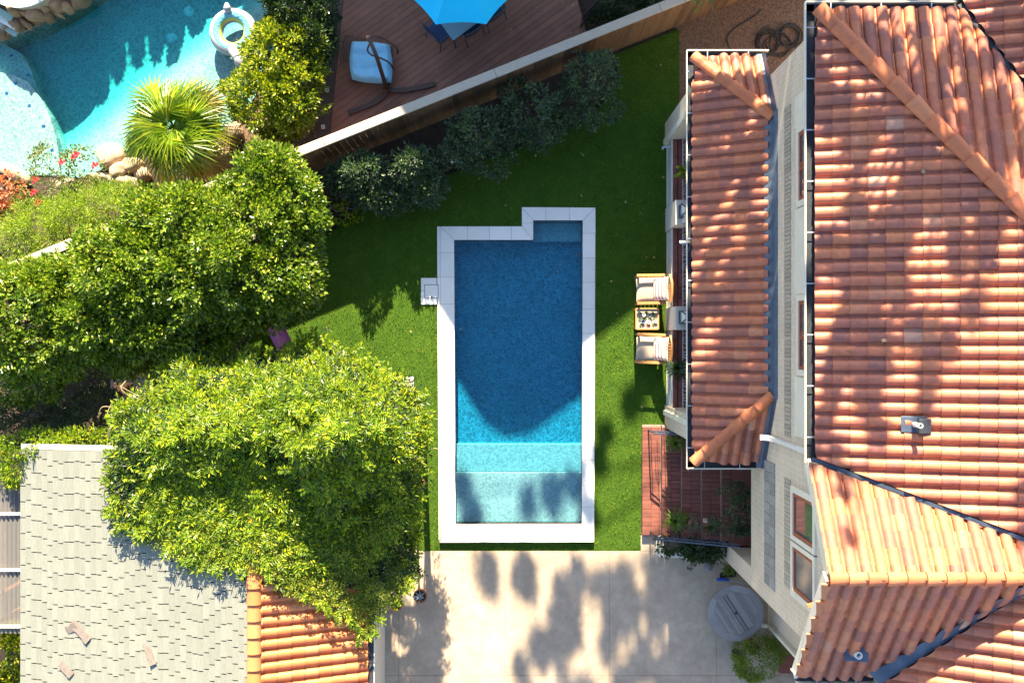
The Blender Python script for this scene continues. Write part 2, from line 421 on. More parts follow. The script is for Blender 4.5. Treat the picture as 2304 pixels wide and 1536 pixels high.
MT['l_gum'] = leaf_mat('gum_leaf', (.04, .07, .025), (.08, .12, .05), None, .5, .2, 1)
MT['l_grey'] = leaf_mat('grey_green_leaf', (.05, .075, .04), (.11, .14, .08), None, .5, .2, 2)

# ------------------------------------------------------------------ helpers: leaves
def unit(a): return a / np.maximum(np.linalg.norm(a, axis=1, keepdims=True), 1e-9)
def leaf_arrays(p, d, nrm, L, W, fold=.25):
    d = unit(d); nrm = unit(nrm - d * (nrm * d).sum(1, keepdims=True)); s = np.cross(d, nrm)
    L = np.asarray(L).reshape(-1, 1); W = np.asarray(W).reshape(-1, 1)
    mid = p + d * L * .5
    up = nrm * W * fold
    a = p; b = mid + s * W * .5 + up; c = p + d * L - nrm * L * .08; e = mid - s * W * .5 + up
    V = np.stack([a, b, c, e], 1).reshape(-1, 3); n = len(p)
    F = (np.arange(n) * 4).reshape(-1, 1) + np.array([[0, 1, 2, 3]])
    return V, F
def leaf_obj(name, parts, mat, parent):
    Vs, Fs, o = [], [], 0
    for V, F in parts: Vs.append(V); Fs.append(F + o); o += len(V)
    return from_mesh(name, np_mesh(name, np.concatenate(Vs), np.concatenate(Fs)), mat, parent)
def rnd_dirs(rng, n):
    v = rng.normal(size=(n, 3)); return unit(v)
def lobes_crown(rng, lobes, n_clump, per, csize, L, W, zcut=None, spread=.9, inner=.25, up=.6, sun_bias=0):
    """leaf clumps over a union of ellipsoids; lobes = [(cx,cy,cz,rx,ry,rz)]"""
    lb = np.array(lobes); area = lb[:, 3] * lb[:, 4] + lb[:, 4] * lb[:, 5]; pr = area / area.sum()
    cen = []; nor = []
    while len(cen) < n_clump:
        k = rng.choice(len(lb), p=pr); d = rnd_dirs(rng, 1)[0]
        if d[2] < -.35: continue
        q = lb[k]
        nz = mnoise.noise(Vector((d[0] * 2.2 + k * 7, d[1] * 2.2, d[2] * 2.2)))
        rad = (1 + .32 * nz) * (rng.uniform(.45, .85) if rng.random() < inner else rng.uniform(.9, 1.06))
        pt = q[:3] + d * q[3:] * rad
        if zcut is not None and pt[2] < zcut: continue
        if mnoise.noise(Vector((pt[0] * 1.5, pt[1] * 1.5, pt[2] * 1.5 + 40))) < -.12 and rng.random() < .75: continue
        inside = ((((pt - lb[:, :3]) / lb[:, 3:]) ** 2).sum(1) < .55).sum()
        if inside > 0 and rng.random() < .8: continue
        cen.append(pt); nn = d / q[3:]; nor.append(nn / np.linalg.norm(nn))
    cen = np.array(cen); nor = np.array(nor); nc = len(cen)
    c = np.repeat(cen, per, 0); nn = np.repeat(nor, per, 0)
    off = rnd_dirs(rng, nc * per)
    off = off + nn * .35
    p = c + off * csize * rng.uniform(.15, 1, (nc * per, 1)) * spread
    d = unit(off + nn * .35 + np.array([0, 0, .1]))
    nrm = unit(nn * .5 + np.array([0, 0, up]) + rnd_dirs(rng, nc * per) * .65)
    l = L * rng.uniform(.7, 1.25, nc * per); w = W * rng.uniform(.8, 1.2, nc * per)
    return leaf_arrays(p, d, nrm, l, w)
def branch_mesh(mb, a, b, r0, r1, bend=.1, n=6, seed=0):
    rs = random.Random(seed); a = Vector(a); b = Vector(b); pts = []
    off = Vector((rs.uniform(-1, 1), rs.uniform(-1, 1), rs.uniform(-.3, .3))) * (b - a).length * bend
    for i in range(n):
        t = i / (n - 1); pts.append(a.lerp(b, t) + off * math.sin(PI * t))
    mb.tube(pts, [r0 + (r1 - r0) * i / (n - 1) for i in range(n)], 7)
def tree(name, label, cat, base, lobes, mat, n_clump, per, csize, L, W, seed, trunk_r=.1, group=None, zcut=None, inner=.25, up=.6, stems=1, branches=7):
    rng = np.random.default_rng(seed); rs = random.Random(seed)
    t = thing(name, label, cat, base, 0, group)
    mb = MB(); lb = np.array(lobes); top = lb[lb[:, 2].argmax()]
    fork = Vector(base).lerp(Vector((top[0], top[1], top[2])), .45)
    branch_mesh(mb, base, fork, trunk_r, trunk_r * .7, .06, 6, seed)
    for k in range(branches):
        q = lobes[k % len(lobes)]
        tgt = (q[0] + rs.uniform(-.5, .5) * q[3], q[1] + rs.uniform(-.5, .5) * q[4], q[2] + rs.uniform(-.1, .5) * q[5])
        branch_mesh(mb, fork - Vector((0, 0, rs.uniform(0, .2))), tgt, trunk_r * .55, trunk_r * .15, .12, 5, seed + k)
    mb.build('trunk', MT['bark'], t)
    leaf_obj('crown', [lobes_crown(rng, lobes, n_clump, per, csize, L, W, zcut, inner=inner, up=up)], mat, t)
    return t

# ================================================================== SETTING
def recalc(me):
    bm = bmesh.new(); bm.from_mesh(me); bmesh.ops.remove_doubles(bm, verts=bm.verts, dist=1e-5)
    bmesh.ops.recalc_face_normals(bm, faces=bm.faces); bm.to_mesh(me); bm.free()
def shrink(poly, d):
    """inset a convex polygon by d"""
    n = len(poly); ar = sum(poly[i][0] * poly[(i + 1) % n][1] - poly[(i + 1) % n][0] * poly[i][1] for i in range(n))
    pl = list(poly) if ar > 0 else list(poly)[::-1]
    lines = []
    for i in range(n):
        a = Vector(pl[i]); b = Vector(pl[(i + 1) % n]); t = (b - a).normalized(); nn = Vector((-t.y, t.x))
        lines.append((a + nn * d, t))
    out = []
    for i in range(n):
        p, t = lines[i - 1]; q, u = lines[i]
        den = t.x * u.y - t.y * u.x
        if abs(den) < 1e-6: out.append(tuple(q)); continue
        k = ((q.x - p.x) * u.y - (q.y - p.y) * u.x) / den; out.append(tuple(p + t * k))
    return out

def lawn_z(x, y): return .02 + .09 * min(1, max(0, (y + 5.1) / 5.6))
ZC = .14
IN = [(1022, 540), (1200, 540), (1200, 496), (1311, 496), (1309, 1178), (1025, 1178)]
IN_W = [P2(x, y, ZC) for x, y in IN]
OUT = [(983, 509), (1174, 509), (1174, 466), (1340, 467), (1337, 1219), (988, 1220)]
OUT_W = [P2(x, y, ZC) for x, y in OUT]
NP = [(-160, 110), (-60, 106), (0, 92), (60, 68), (110, 42), (180, 0), (260, -60), (420, -100), (600, -90), (650, -20), (635, 80), (600, 170), (560, 240), (470, 320), (300, 335), (258, 345), (228, 382), (180, 400), (60, 395), (0, 390), (-160, 385)]
NP_W = [P2(x, y, 0) for x, y in NP]

g = MB(); S = 70
g.sheet([(-S, -S), (S, -S), (S, S), (-S, S)], -.012, holes=[shrink(OUT_W[:2] and [OUT_W[0], (OUT_W[3][0], OUT_W[0][1] + .4), OUT_W[4], OUT_W[5]], .1) if False else [(IN_W[0][0] - .1, IN_W[0][1] + .1), (IN_W[2][0] - .1, IN_W[2][1] + .1), (IN_W[3][0] + .1, IN_W[3][1] + .1), (IN_W[4][0] + .1, IN_W[4][1] - .1), (IN_W[5][0] - .1, IN_W[5][1] - .1)], NP_W])
tag(g.build('ground', MT['soil']), 'dark bare garden soil under and around everything', 'ground', kind='structure')

LAWN = [(540, 800), (600, 690), (660, 600), (720, 540), (780, 497), (870, 445), (1000, 397), (1130, 345), (1270, 297), (1350, 242), (1392, 172), (1382, 124), (1528, 66), (1528, 240), (1505, 292), (1505, 955), (1444, 957), (1443, 1240), (938, 1240), (938, 885), (860, 860), (700, 860)]
LAWN_W = [P2(x, y, .09) for x, y in LAWN]
# finely cut so it can follow the slope
lm = MB(); lm.sheet(LAWN_W, 0.0, holes=[[(p[0] + (.03 if i in (0, 1, 5) else -.03), p[1] - .03 if i < 4 else p[1] + .03) for i, p in enumerate(OUT_W)]])
me = lm.mesh('lawn'); bm = bmesh.new(); bm.from_mesh(me)
for cut in range(-50, 20, 4):
    bmesh.ops.bisect_plane(bm, geom=bm.verts[:] + bm.edges[:] + bm.faces[:], plane_co=(0, cut / 10, 0), plane_no=(0, 1, 0))
for v in bm.verts: v.co.z = lawn_z(v.co.x, v.co.y)
bm.to_mesh(me); bm.free()
lawn = from_mesh('lawn', me, MT['turf']); tag(lawn, 'short green artificial lawn around the rectangular pool', 'lawn', kind='structure')

def inside(poly, x, y):
    x = np.asarray(x); y = np.asarray(y); r = np.zeros(x.shape, bool); n = len(poly)
    for i in range(n):
        x1, y1 = poly[i]; x2, y2 = poly[(i + 1) % n]
        c = ((y1 > y) != (y2 > y)) & (x < (x2 - x1) * (y - y1) / ((y2 - y1) if abs(y2 - y1) > 1e-12 else 1e-12) + x1); r ^= c
    return r
rng = np.random.default_rng(5)
N = 190000
gx = rng.uniform(-6.7, 4.2, N); gy = rng.uniform(-5.15, 7.7, N)
k = inside(LAWN_W, gx, gy) & ~inside([(p[0] + (.012 if i in (0, 1, 5) else -.012), p[1] - .012 if i < 4 else p[1] + .012) for i, p in enumerate(OUT_W)], gx, gy)
gx, gy = gx[k], gy[k]; n = len(gx)
gz = .02 + .09 * np.clip((gy + 5.1) / 5.6, 0, 1)
h = rng.uniform(.018, .04, n); a = rng.uniform(0, 2 * PI, n); w = rng.uniform(.004, .008, n); ln = rng.uniform(0, .025, n); a2 = rng.uniform(0, 2 * PI, n)
V = np.stack([np.stack([gx - np.cos(a) * w, gy - np.sin(a) * w, gz - .002], 1), np.stack([gx + np.cos(a) * w, gy + np.sin(a) * w, gz - .002], 1), np.stack([gx + np.cos(a2) * ln, gy + np.sin(a2) * ln, gz + h], 1)], 1).reshape(-1, 3)
MT['blade'] = leaf_mat('turf_blade', (.012, .045, .008), (.18, .225, .018), (.46, .43, .06), .85, .28, 1.1)
gr = from_mesh('grass', np_mesh('grass', V, np.arange(3 * n).reshape(-1, 3)), MT['blade'])
tag(gr, 'fine green turf blades standing on the lawn', 'grass', kind='stuff')

# mulch bed in the corner by the house
mb = MB(); mb.sheet([P2(x, y, .06) for x, y in [(1528, 66), (1400, 30), (1560, -80), (2100, -80), (2100, 300), (1528, 300)]], .055)
tag(mb.build('mulch_bed', MT['mulch']), 'brown bark mulch between the lawn and the brick house', 'mulch', kind='structure')
mb = MB(); mb.sheet([P2(x, y, 0) for x, y in [(560, 240), (650, 160), (720, 180), (720, 330), (500, 420), (430, 400), (470, 330)]], .02)
tag(mb.build('bark_bed', MT['mulch']), 'reddish bark bed between the deck and the palm', 'mulch', kind='structure')

# ------------------------------------------------------------------ concrete
drv = MB(); drv.sheet([(-3.7, -3.2), (-2.34, -3.2), (-2.34, -5.1), (3.1, -5.1), (3.1, -4.72), (9, -4.72), (9, -13), (-3.7, -13)], .018).build('driveway', MT['concrete'])
drv = bpy.data.objects['driveway']; tag(drv, 'tan concrete paving in large slabs below the pool', 'driveway', kind='structure')
def slab(x0, x1, y0, y1, top=.03, name='concrete_slab', mat='concrete', par=drv):
    gp = .0035; m_ = MB(); m_.cham(((x0 + x1) / 2, (y0 + y1) / 2, top - .025), (x1 - x0 - 2 * gp, y1 - y0 - 2 * gp, .05), .006)
    return m_.build(name, MT[mat], par)
xs = [-3.7, -2.77, -.18, 2.38, 5.0, 9]
for i in range(5):
    slab(xs[i], xs[i + 1], -8.15, -5.12); slab(xs[i], xs[i + 1], -12.9, -8.15)
slab(-3.7, -2.34, -5.12, -4.2); slab(-3.7, -2.34, -4.2, -3.2)
slab(3.14, 3.6, -5.12, -4.74); slab(3.6, 9, -5.12, -4.74)
# stepping slab half under the climbers, and slab under the trees
pv = MB(); pv.cham((P2(885, 866, .1)[0], P2(885, 866, .1)[1], .08), (1.0, .4, .06), .01)
tag(pv.build('paving_slab', MT['paving']), 'pale paving slab half hidden by the climber beside the lawn', 'slab')
pv = MB(); pv.cham((-9.3, -1.15, .02), (1.0, .75, .06), .01)
tag(pv.build('paving_slab', MT['paving']), 'grey paving slab in the dark gap behind the shingled roof', 'slab')

# ------------------------------------------------------------------ swimming pool
pool = thing('swimming_pool', 'rectangular blue pool with pale stone coping and shallow steps', 'pool', (0, 0, 0))
ZF = -.52; ZW = .035
def loop_walls(mb_, poly, z0, z1):
    n_ = len(poly)
    for i in range(n_):
        a_, b_ = poly[i], poly[(i + 1) % n_]
        mb_.add([(*a_, z0), (*b_, z0), (*b_, z1), (*a_, z1)], [(0, 1, 2, 3)])
bs = MB(); loop_walls(bs, IN_W, ZF, .1); bs.sheet(IN_W, ZF); bs.build('basin', MT['plaster'], pool)
x0, x1 = IN_W[0][0], IN_W[3][0]
def step_box(name, xa, xb, ya, yb, z1):
    m_ = MB(); m_.cham(((xa + xb) / 2, (ya + yb) / 2, (z1 + ZF) / 2), (xb - xa, yb - ya, z1 - ZF), .015); return m_.build(name, MT['plaster'], pool)
yb = IN_W[4][1]
step_box('step', x0 + .01, x1 - .01, yb + .004, P2(0, 1062, -.08)[1], -.075)
step_box('step', x0 + .012, x1 - .012, P2(0, 1062, -.08)[1], P2(0, 998, -.2)[1], -.19)
step_box('bench', IN_W[2][0] + .004, x1 - .004, IN_W[0][1], IN_W[2][1] - .004, -.24)
for dx in (1109, 1215):
    m_ = MB(); c = P2(dx, 640, ZF); m_.lathe([(.0, .03), (.05, .03), (.055, .02), (.09, .022), (.1, .0)][::-1], (c[0], c[1], ZF), 20)
    m_.build('drain_cover', MT['plaster'], pool)
bed = MB(); bed.prism([(p[0] + (.006 if i in (0, 1, 5) else -.006), p[1] - .006 if i < 4 else p[1] + .006) for i, p in enumerate(OUT_W)], -.05, ZC - .008, holes=[IN_W]); bed.build('coping_bed', MT['mortar'], pool)
st = []
L0, L1, L2 = 983, 990.5, 1022
yj = [568, 623, 684, 740, 797, 854, 911, 968, 1025, 1082, 1139]
st.append([(L1, 509), (L2, 540), (L2, 568), (L1, 568)])
for a_, b_ in zip(yj[:-1], yj[1:]): st.append([(L1, a_), (L2 + (a_ - 540) * .0047, a_), (L2 + (b_ - 540) * .0047, b_), (L1, b_)])
st.append([(L1 + 2, 1139), (1025, 1139), (1025, 1178), (L1 + 4, 1211)])
ys = [509] + yj + [1214]
for a_, b_ in zip(ys[:-1], ys[1:]): st.append([(L0 + (a_ - 509) * .006, a_), (L1, a_), (L1, b_), (L0 + (b_ - 509) * .006, b_)])
st += [[(L1, 509), (1052, 509), (1052, 540), (L2, 540)], [(1052, 509), (1101, 509), (1101, 540), (1052, 540)], [(1101, 509), (1151, 509), (1151, 540), (1101, 540)], [(1151, 509), (1174, 509), (1200, 540), (1151, 540)]]
st += [[(1174, 502), (1200, 502), (1200, 540), (1174, 509)], [(1174, 466), (1200, 496), (1200, 502), (1174, 502)]]
st += [[(1174, 466), (1228, 466), (1228, 496), (1200, 496)], [(1228, 466), (1282, 466.5), (1282, 496), (1228, 496)], [(1282, 466.5), (1340, 467), (1311, 496), (1282, 496)]]
rj = [525, 580, 635, 695, 750, 807, 864, 921, 978, 1035, 1092, 1140]
st.append([(1340, 467), (1340, 525), (1311, 525), (1311, 496)])
for a_, b_ in zip(rj[:-1], rj[1:]): st.append([(1311 - (a_ - 496) * .003, a_), (1340 - (a_ - 467) * .004, a_), (1340 - (b_ - 467) * .004, b_), (1311 - (b_ - 496) * .003, b_)])
st.append([(1309, 1140), (1337.3, 1140), (1337, 1219), (1309, 1178)])
bx_ = [1085, 1142, 1199, 1256]
st.append([(988, 1220), (1025, 1178), (1085, 1178), (1085, 1219.8)])
for a_, b_ in zip(bx_[:-1], bx_[1:]): st.append([(a_, 1178), (b_, 1178), (b_, 1219.5), (a_, 1219.8)])
st.append([(1256, 1178), (1309, 1178), (1337, 1219), (1256, 1219.5)])
st += [[(947, 625), (982.5, 625), (982.5, 654), (947, 654)], [(947, 654), (982.5, 654), (982.5, 685), (947, 685)]]
rs = random.Random(2)
for q in st:
    w_ = shrink([P2(x, y, ZC) for x, y in q], .0035)
    m_ = MB(); m_.prism(w_, ZC - .045, ZC + rs.uniform(-.0015, .0015)); m_.build('coping_stone', MT['coping'], pool)
lid = MB(); c = P2(971, 655, ZC); lid.prism(shrink([P2(x, y, ZC) for x, y in [(956, 641), (985.5, 641), (985.5, 670), (956, 670)]], .004), ZC - .01, ZC + .004)
fr = MB(); q0 = [P2(x, y, ZC) for x, y in [(955, 640), (986.5, 640), (986.5, 671), (955, 671)]]; fr.prism(q0, ZC - .02, ZC + .0025); fr.build('lid_frame', MT['slate_metal'], pool)
lo = lid.build('skimmer_lid', MT['coping'], pool)
m_ = MB(); m_.lathe([(.018, 0), (.018, .003), (0, .003)], (c[0], P2(0, 668.5, ZC)[1], ZC + .004), 10); m_.build('lift_hole', MT['black'], lo)

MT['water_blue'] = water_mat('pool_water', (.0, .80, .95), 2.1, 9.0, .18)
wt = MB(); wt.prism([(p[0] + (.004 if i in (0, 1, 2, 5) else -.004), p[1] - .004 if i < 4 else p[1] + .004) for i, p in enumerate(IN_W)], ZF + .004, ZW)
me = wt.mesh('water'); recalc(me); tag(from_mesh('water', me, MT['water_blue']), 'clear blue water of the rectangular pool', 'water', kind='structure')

# ------------------------------------------------------------------ neighbours' free-form pool
npool = thing('lagoon_pool', 'free-form turquoise pool with a pale shallow shelf beyond the fence', 'pool', (*P2(200, 200), 0))
NZ = -.8
bs = MB(); loop_walls(bs, NP_W, NZ, 0); bs.build('basin_wall', MT['plaster_aqua'], npool)
bs = MB(); bs.sheet(NP_W, NZ); me = bs.mesh('basin_floor'); bm = bmesh.new(); bm.from_mesh(me)
for ax_, lo_, hi_ in ((0, -14.3, -5.3), (1, 3.8, 9.6)):
    v_ = lo_
    while v_ < hi_:
        co = [0, 0, 0]; no = [0, 0, 0]; co[ax_] = v_; no[ax_] = 1
        bmesh.ops.bisect_plane(bm, geom=bm.verts[:] + bm.edges[:] + bm.faces[:], plane_co=co, plane_no=no); v_ += .17
qa, qb = Vector(P2(185, 275, -.4)), Vector(P2(520, 15, -.4)); qd = (qb - qa).normalized(); qn = Vector((qd.y, -qd.x))
def lagoon_floor(x, y):
    t = ((Vector((x, y)) - qa).dot(qn) + .55) / 1.5; t = min(1, max(0, t)); t = t * t * (3 - 2 * t)
    return -.74 + .56 * t + .03 * mnoise.noise(Vector((x, y, 0)))
for v in bm.verts: v.co.z = lagoon_floor(v.co.x, v.co.y)
bm.to_mesh(me); bm.free(); me.polygons.foreach_set('use_smooth', [True] * len(me.polygons))
from_mesh('basin_floor', me, MT['plaster_aqua'], npool)
def clip_in(poly):  # keep shelf just inside the basin
    return [P2(x, y, -.14) for x, y in poly]
sh = MB(); sh.prism(clip_in([(-150, 150), (0, 163), (30, 168), (62, 184), (90, 220), (112, 262), (126, 310), (133, 350), (136, 395), (60, 393), (0, 388), (-150, 383)]), NZ, -.14); sh.build('shelf', MT['plaster_aqua'], npool)
sh = MB(); sh.prism([P2(x, y, -.6) for x, y in [(-150, 112), (0, 104), (28, 110), (60, 128), (80, 160), (96, 205), (118, 255), (142, 300), (165, 350), (175, 393), (100, 391), (60, 300), (0, 200), (-150, 190)]], NZ, -.34); sh.build('bench', MT['plaster_aqua'], npool)
for x, y, z in [(26, 125, -.34), (64, 169, -.34), (35, 188, -.14), (15, 210, -.14), (66, 238, -.14), (98, 284, -.14), (117, 338, -.14)]:
    m_ = MB(); c = P2(x, y, z); m_.box((c[0], c[1], z + .004), (.075, .06, .008), .3); m_.build('marker_tile', MT['navy_tile'], npool)
for x, y in [(421, 22), (382, 82)]:
    m_ = MB(); c = P2(x, y, -.6); m_.lathe([(.14, 0), (.13, .03), (.05, .04), (0, .04)], (c[0], c[1], lagoon_floor(c[0], c[1])), 18); m_.build('drain_cover', MT['white'], npool)
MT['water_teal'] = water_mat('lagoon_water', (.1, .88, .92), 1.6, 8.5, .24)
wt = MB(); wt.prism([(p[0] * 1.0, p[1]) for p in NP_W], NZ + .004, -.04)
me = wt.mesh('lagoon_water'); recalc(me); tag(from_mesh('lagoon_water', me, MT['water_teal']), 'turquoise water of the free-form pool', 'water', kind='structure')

# raised spa, boulders
spa = thing('raised_spa', 'raised round spa ledge with white paving above the turquoise pool', 'spa', (*P2(30, -40), 0))
sc = P2(40, -84, .8); sr = 1.06
for k in range(12):
    a0, a1 = k * PI / 6 + .006, (k + 1) * PI / 6 - .006
    q = [(sc[0] + sr * .55 * math.cos(a0), sc[1] + sr * .55 * math.sin(a0))] + [(sc[0] + sr * math.cos(a0 + (a1 - a0) * i / 5), sc[1] + sr * math.sin(a0 + (a1 - a0) * i / 5)) for i in range(6)] + [(sc[0] + sr * .55 * math.cos(a1), sc[1] + sr * .55 * math.sin(a1))]
    m_ = MB(); m_.prism(q, .74, .8); m_.build('paving_stone', MT['white'], spa)
m_ = MB(); m_.lathe([(sr * .97, -.01), (sr * .97, .745), (sr * .56, .745)], (sc[0], sc[1], 0), 40); m_.build('wall', MT['rock_pale'], spa)
for k, (x, y) in enumerate([(10, 33), (12, 48), (8, 60)]):
    c = P2(x, y, .35); m_ = MB(); m_.cham((c[0], c[1], .5 - k * .13), (.62, .16, .05), .008, -.5); m_.build('spillway_slat', MT['jade' if k != 1 else 'white'], spa)

def boulder(label, px, py, z, rx, ry, rz, rot, seed, mat='rock', group=None):
    bm = bmesh.new(); bmesh.ops.create_icosphere(bm, subdivisions=3, radius=1)
    for v in bm.verts:
        nz = mnoise.noise(v.co * 1.3 + Vector((seed * 3.7, 0, 0))) * .35 + mnoise.noise(v.co * 3.1 + Vector((seed, 5, 0))) * .12
        v.co *= 1 + nz
        for i in range(3): v.co[i] = math.copysign(abs(v.co[i]) ** .82, v.co[i])
        v.co = Vector((v.co.x * rx, v.co.y * ry, v.co.z * rz))
    me = bpy.data.meshes.new('boulder'); bm.to_mesh(me); bm.free()
    me.polygons.foreach_set("use_smooth", [True] * len(me.polygons))
    o = from_mesh('boulder', me, MT[mat]); c = P2(px, py, z); o.location = (c[0], c[1], z); o.rotation_euler = (0, 0, rot)
    return tag(o, label, 'rock', group)
BG = 'boulders round the turquoise pool'
for i, (x, y, z, rx, ry, rz, ro, lab) in enumerate([
    (180, 2, .25, .22, .16, .25, .5, 'dark purple-brown boulder at the top end of the spa rocks'),
    (152, 18, .25, .12, .13, .22, .8, 'small brown boulder next to the dark end boulder of the spa rocks'),
    (131, 12, .3, .17, .15, .28, .2, 'rounded olive-brown boulder between the spa and the pool'),
    (128, 30, .1, .22, .07, .16, -.5, 'flat striped boulder lying low at the waterline'),
    (110, 38, .15, .13, .12, .22, .3, 'dark maroon boulder at the waterline'),
    (102, 20, .35, .1, .09, .2, 1.2, 'pale grey rounded stone under the spa edge'),
    (80, 36, .3, .2, .13, .25, .2, 'large orange-brown boulder in the middle of the spa rocks'),
    (78, 22, .4, .13, .07, .15, .1, 'small pinkish stone wedged against the spa rim'),
    (58, 32, .35, .15, .07, .2, -.3, 'slim tan stone under the white spa paving'),
    (54, 50, .18, .22, .09, .2, -.7, 'long tan boulder slanting to the water'),
    (38, 52, .22, .15, .22, .25, .3, 'upright buff boulder left of the long tan one'),
    (82, 52, .05, .12, .05, .12, .1, 'small low stone below the large orange boulder'),
    (22, 66, .1, .16, .13, .18, .5, 'grey-lilac boulder near the spillway slats'),
    (4, 78, .12, .2, .12, .2, .3, 'pale sunlit boulder at the left end of the spa rocks'),
    (33, 28, .5, .1, .1, .3, .3, 'narrow brown stone between spillway and paving')]):
    boulder(lab, x, y, z, rx, ry, rz, ro, i + 1, 'rock', BG)
for i, (x, y, z, rx, ry, rz, ro, lab) in enumerate([
    (250, 352, .1, .3, .33, .25, .4, 'smooth peach boulder at the water edge by the palm'),
    (268, 385, .18, .26, .18, .22, .6, 'pale boulder just below the peach one beside the palm'),
    (300, 372, .15, .22, .2, .25, .2, 'tan boulder half under the palm fronds'),
    (235, 400, .05, .35, .12, .15, -.1, 'flat white boulder behind the rose bush'),
    (285, 410, .12, .4, .18, .22, -.2, 'long cream boulder in front of the feathery shrub'),
    (320, 395, .1, .2, .18, .2, .8, 'small cream boulder right of the long one'),
    (500, 362, .2, .22, .36, .3, .5, 'weathered brown boulder leaning by the fence near the palm'),
    (530, 300, .2, .2, .25, .25, .2, 'brown boulder between the palm and the golden bush'),
    (30, 390, .12, .4, .16, .16, -.5, 'orange sandstone rim stone of the shallow shelf'),
    (150, 415, .1, .25, .15, .15, .2, 'low cream stone behind the roses')]):
    boulder(lab, x, y, z, rx, ry, rz, ro, i + 31, 'rock_pale', BG)

# inflatable ring
fl = thing('pool_float', 'round white inflatable pool ring with pastel bands on the turquoise water', 'pool float', (*P2(524, 72, .15), -.04))
c = P2(524, 72, .15)
def torus(mb_, R0, r0, z, sq=1.0, n1=48, n2=14, a0=0, a1=2 * PI):
    vs = []; fs = []
    for i in range(n1):
        t = 2 * PI * i / n1
        for j in range(n2):
            u = a0 + (a1 - a0) * j / (n2 if a1 - a0 >= 2 * PI - 1e-6 else n2 - 1)
            rr = R0 + r0 * math.cos(u); vs.append((c[0] + rr * math.cos(t), c[1] + rr * math.sin(t), z + r0 * sq * math.sin(u)))
    m2 = n2 if a1 - a0 >= 2 * PI - 1e-6 else n2 - 1
    for i in range(n1):
        for j in range(m2):
            fs.append((i * n2 + j, ((i + 1) % n1) * n2 + j, ((i + 1) % n1) * n2 + (j + 1) % n2, i * n2 + (j + 1) % n2))
    mb_.add(vs, fs, True)
m_ = MB(); torus(m_, .42, .165, .1); ring = m_.build('ring', MT['float_white'], fl)
m_ = MB(); torus(m_, .42, .168, .1, a0=R(78), a1=R(128)); m_.build('cyan_band', MT['float_cyan'], ring)
m_ = MB(); torus(m_, .42, .17, .1, a0=R(128), a1=R(158)); m_.build('lime_band', MT['float_lime'], ring)
m_ = MB(); torus(m_, .42, .17, .1, a0=R(160), a1=R(196)); m_.build('lilac_band', MT['float_lilac'], ring)
m_ = MB(); torus(m_, .262, .006, .14); m_.build('seam', MT['black'], ring)
for i in range(34):
    t = 2 * PI * i / 34; u = R(100 + (i % 2) * 14); rr = .42 + .17 * math.cos(u)
    m_ = MB(); m_.lathe([(.014, 0), (.012, .003), (0, .004)], (c[0] + rr * math.cos(t), c[1] + rr * math.sin(t), .1 + .17 * math.sin(u)), 8); m_.build('dot', MT['float_white'], ring)
h0 = P(524, 112, .25); h1 = P(534, 130, .42); h2 = P(541, 150, .4)
m_ = MB(); m_.tube([h0, tuple((Vector(h0) + Vector(h1)) / 2 + Vector((0, 0, .05))), h1], [.13, .12, .105], 12); nk = m_.build('neck', MT['float_white'], fl)
m_ = MB(); m_.tube([h1, tuple((Vector(h1) + Vector(h2)) / 2), h2], [.1, .115, .05], 12); m_.build('head', MT['float_white'], fl)
m_ = MB(); m_.tube([h2, P(539, 163, .38)], [.035, .006], 8); m_.build('horn', MT['float_white'], fl)
t0 = P(513, 28, .25); m_ = MB(); m_.tube([t0, P(511, 18, .32), P(510, 8, .3)], [.07, .1, .04], 12); m_.build('tail', MT['float_white'], fl)

# ================================================================== FENCE
def clip_poly(poly, clip):
    n = len(clip); ar = sum(clip[i][0] * clip[(i + 1) % n][1] - clip[(i + 1) % n][0] * clip[i][1] for i in range(n))
    cl = list(clip) if ar > 0 else list(clip)[::-1]; out = list(poly)
    for i in range(n):
        a, b = cl[i], cl[(i + 1) % n]; inp = out; out = []
        if not inp: return []
        sd = lambda p: (b[0] - a[0]) * (p[1] - a[1]) - (b[1] - a[1]) * (p[0] - a[0])
        for j in range(len(inp)):
            p, q = inp[j - 1], inp[j]; sp, sq = sd(p), sd(q)
            if sq >= 0:
                if sp < 0: t = sp / (sp - sq); out.append((p[0] + (q[0] - p[0]) * t, p[1] + (q[1] - p[1]) * t))
                out.append(q)
            elif sp >= 0: t = sp / (sp - sq); out.append((p[0] + (q[0] - p[0]) * t, p[1] + (q[1] - p[1]) * t))
    return out
FA = math.atan(.4); FD = Vector((math.cos(FA), math.sin(FA), 0)); FN = Vector((math.sin(FA), -math.cos(FA), 0))
def FP(x, off=0, z=0): return Vector((x, 6.12 + .4 * x, z)) + FN * off
fence = thing('timber_fence', 'long weathered timber paling fence with a wide flat cap', 'fence', FP(-3))
rs = random.Random(11)
joints = [-12.2, -8.1, -4.2, -.37, 3.3, 7.0]
for a, b in zip(joints[:-1], joints[1:]):
    c = FP((a + b) / 2, 0, 1.95); ln = (b - a) / math.cos(FA) - .008
    m_ = MB(); m_.cham((0, 0, 0), (ln, .205, .04), .008)
    o = m_.build('cap_board', MT['cap_wood'], None); o.location = c; o.rotation_euler = (0, 0, FA + rs.uniform(-.001, .001)); attach(o, fence)
pm = MB(); pm.cham((0, 0, .93), (.148, .02, 1.86), .003); pme = pm.mesh('paling')
pme.materials.append(MT['paling'])
x = -12.1; i = 0
while x < 6.9:
    o = bpy.data.objects.new('paling', pme); COL.objects.link(o)
    o.location = FP(x, .035 + rs.uniform(-.003, .004), .05 + rs.uniform(-.01, .01)); o.rotation_euler = (0, 0, FA + rs.uniform(-.02, .02)); attach(o, fence)
    x += .153 * math.cos(FA); i += 1
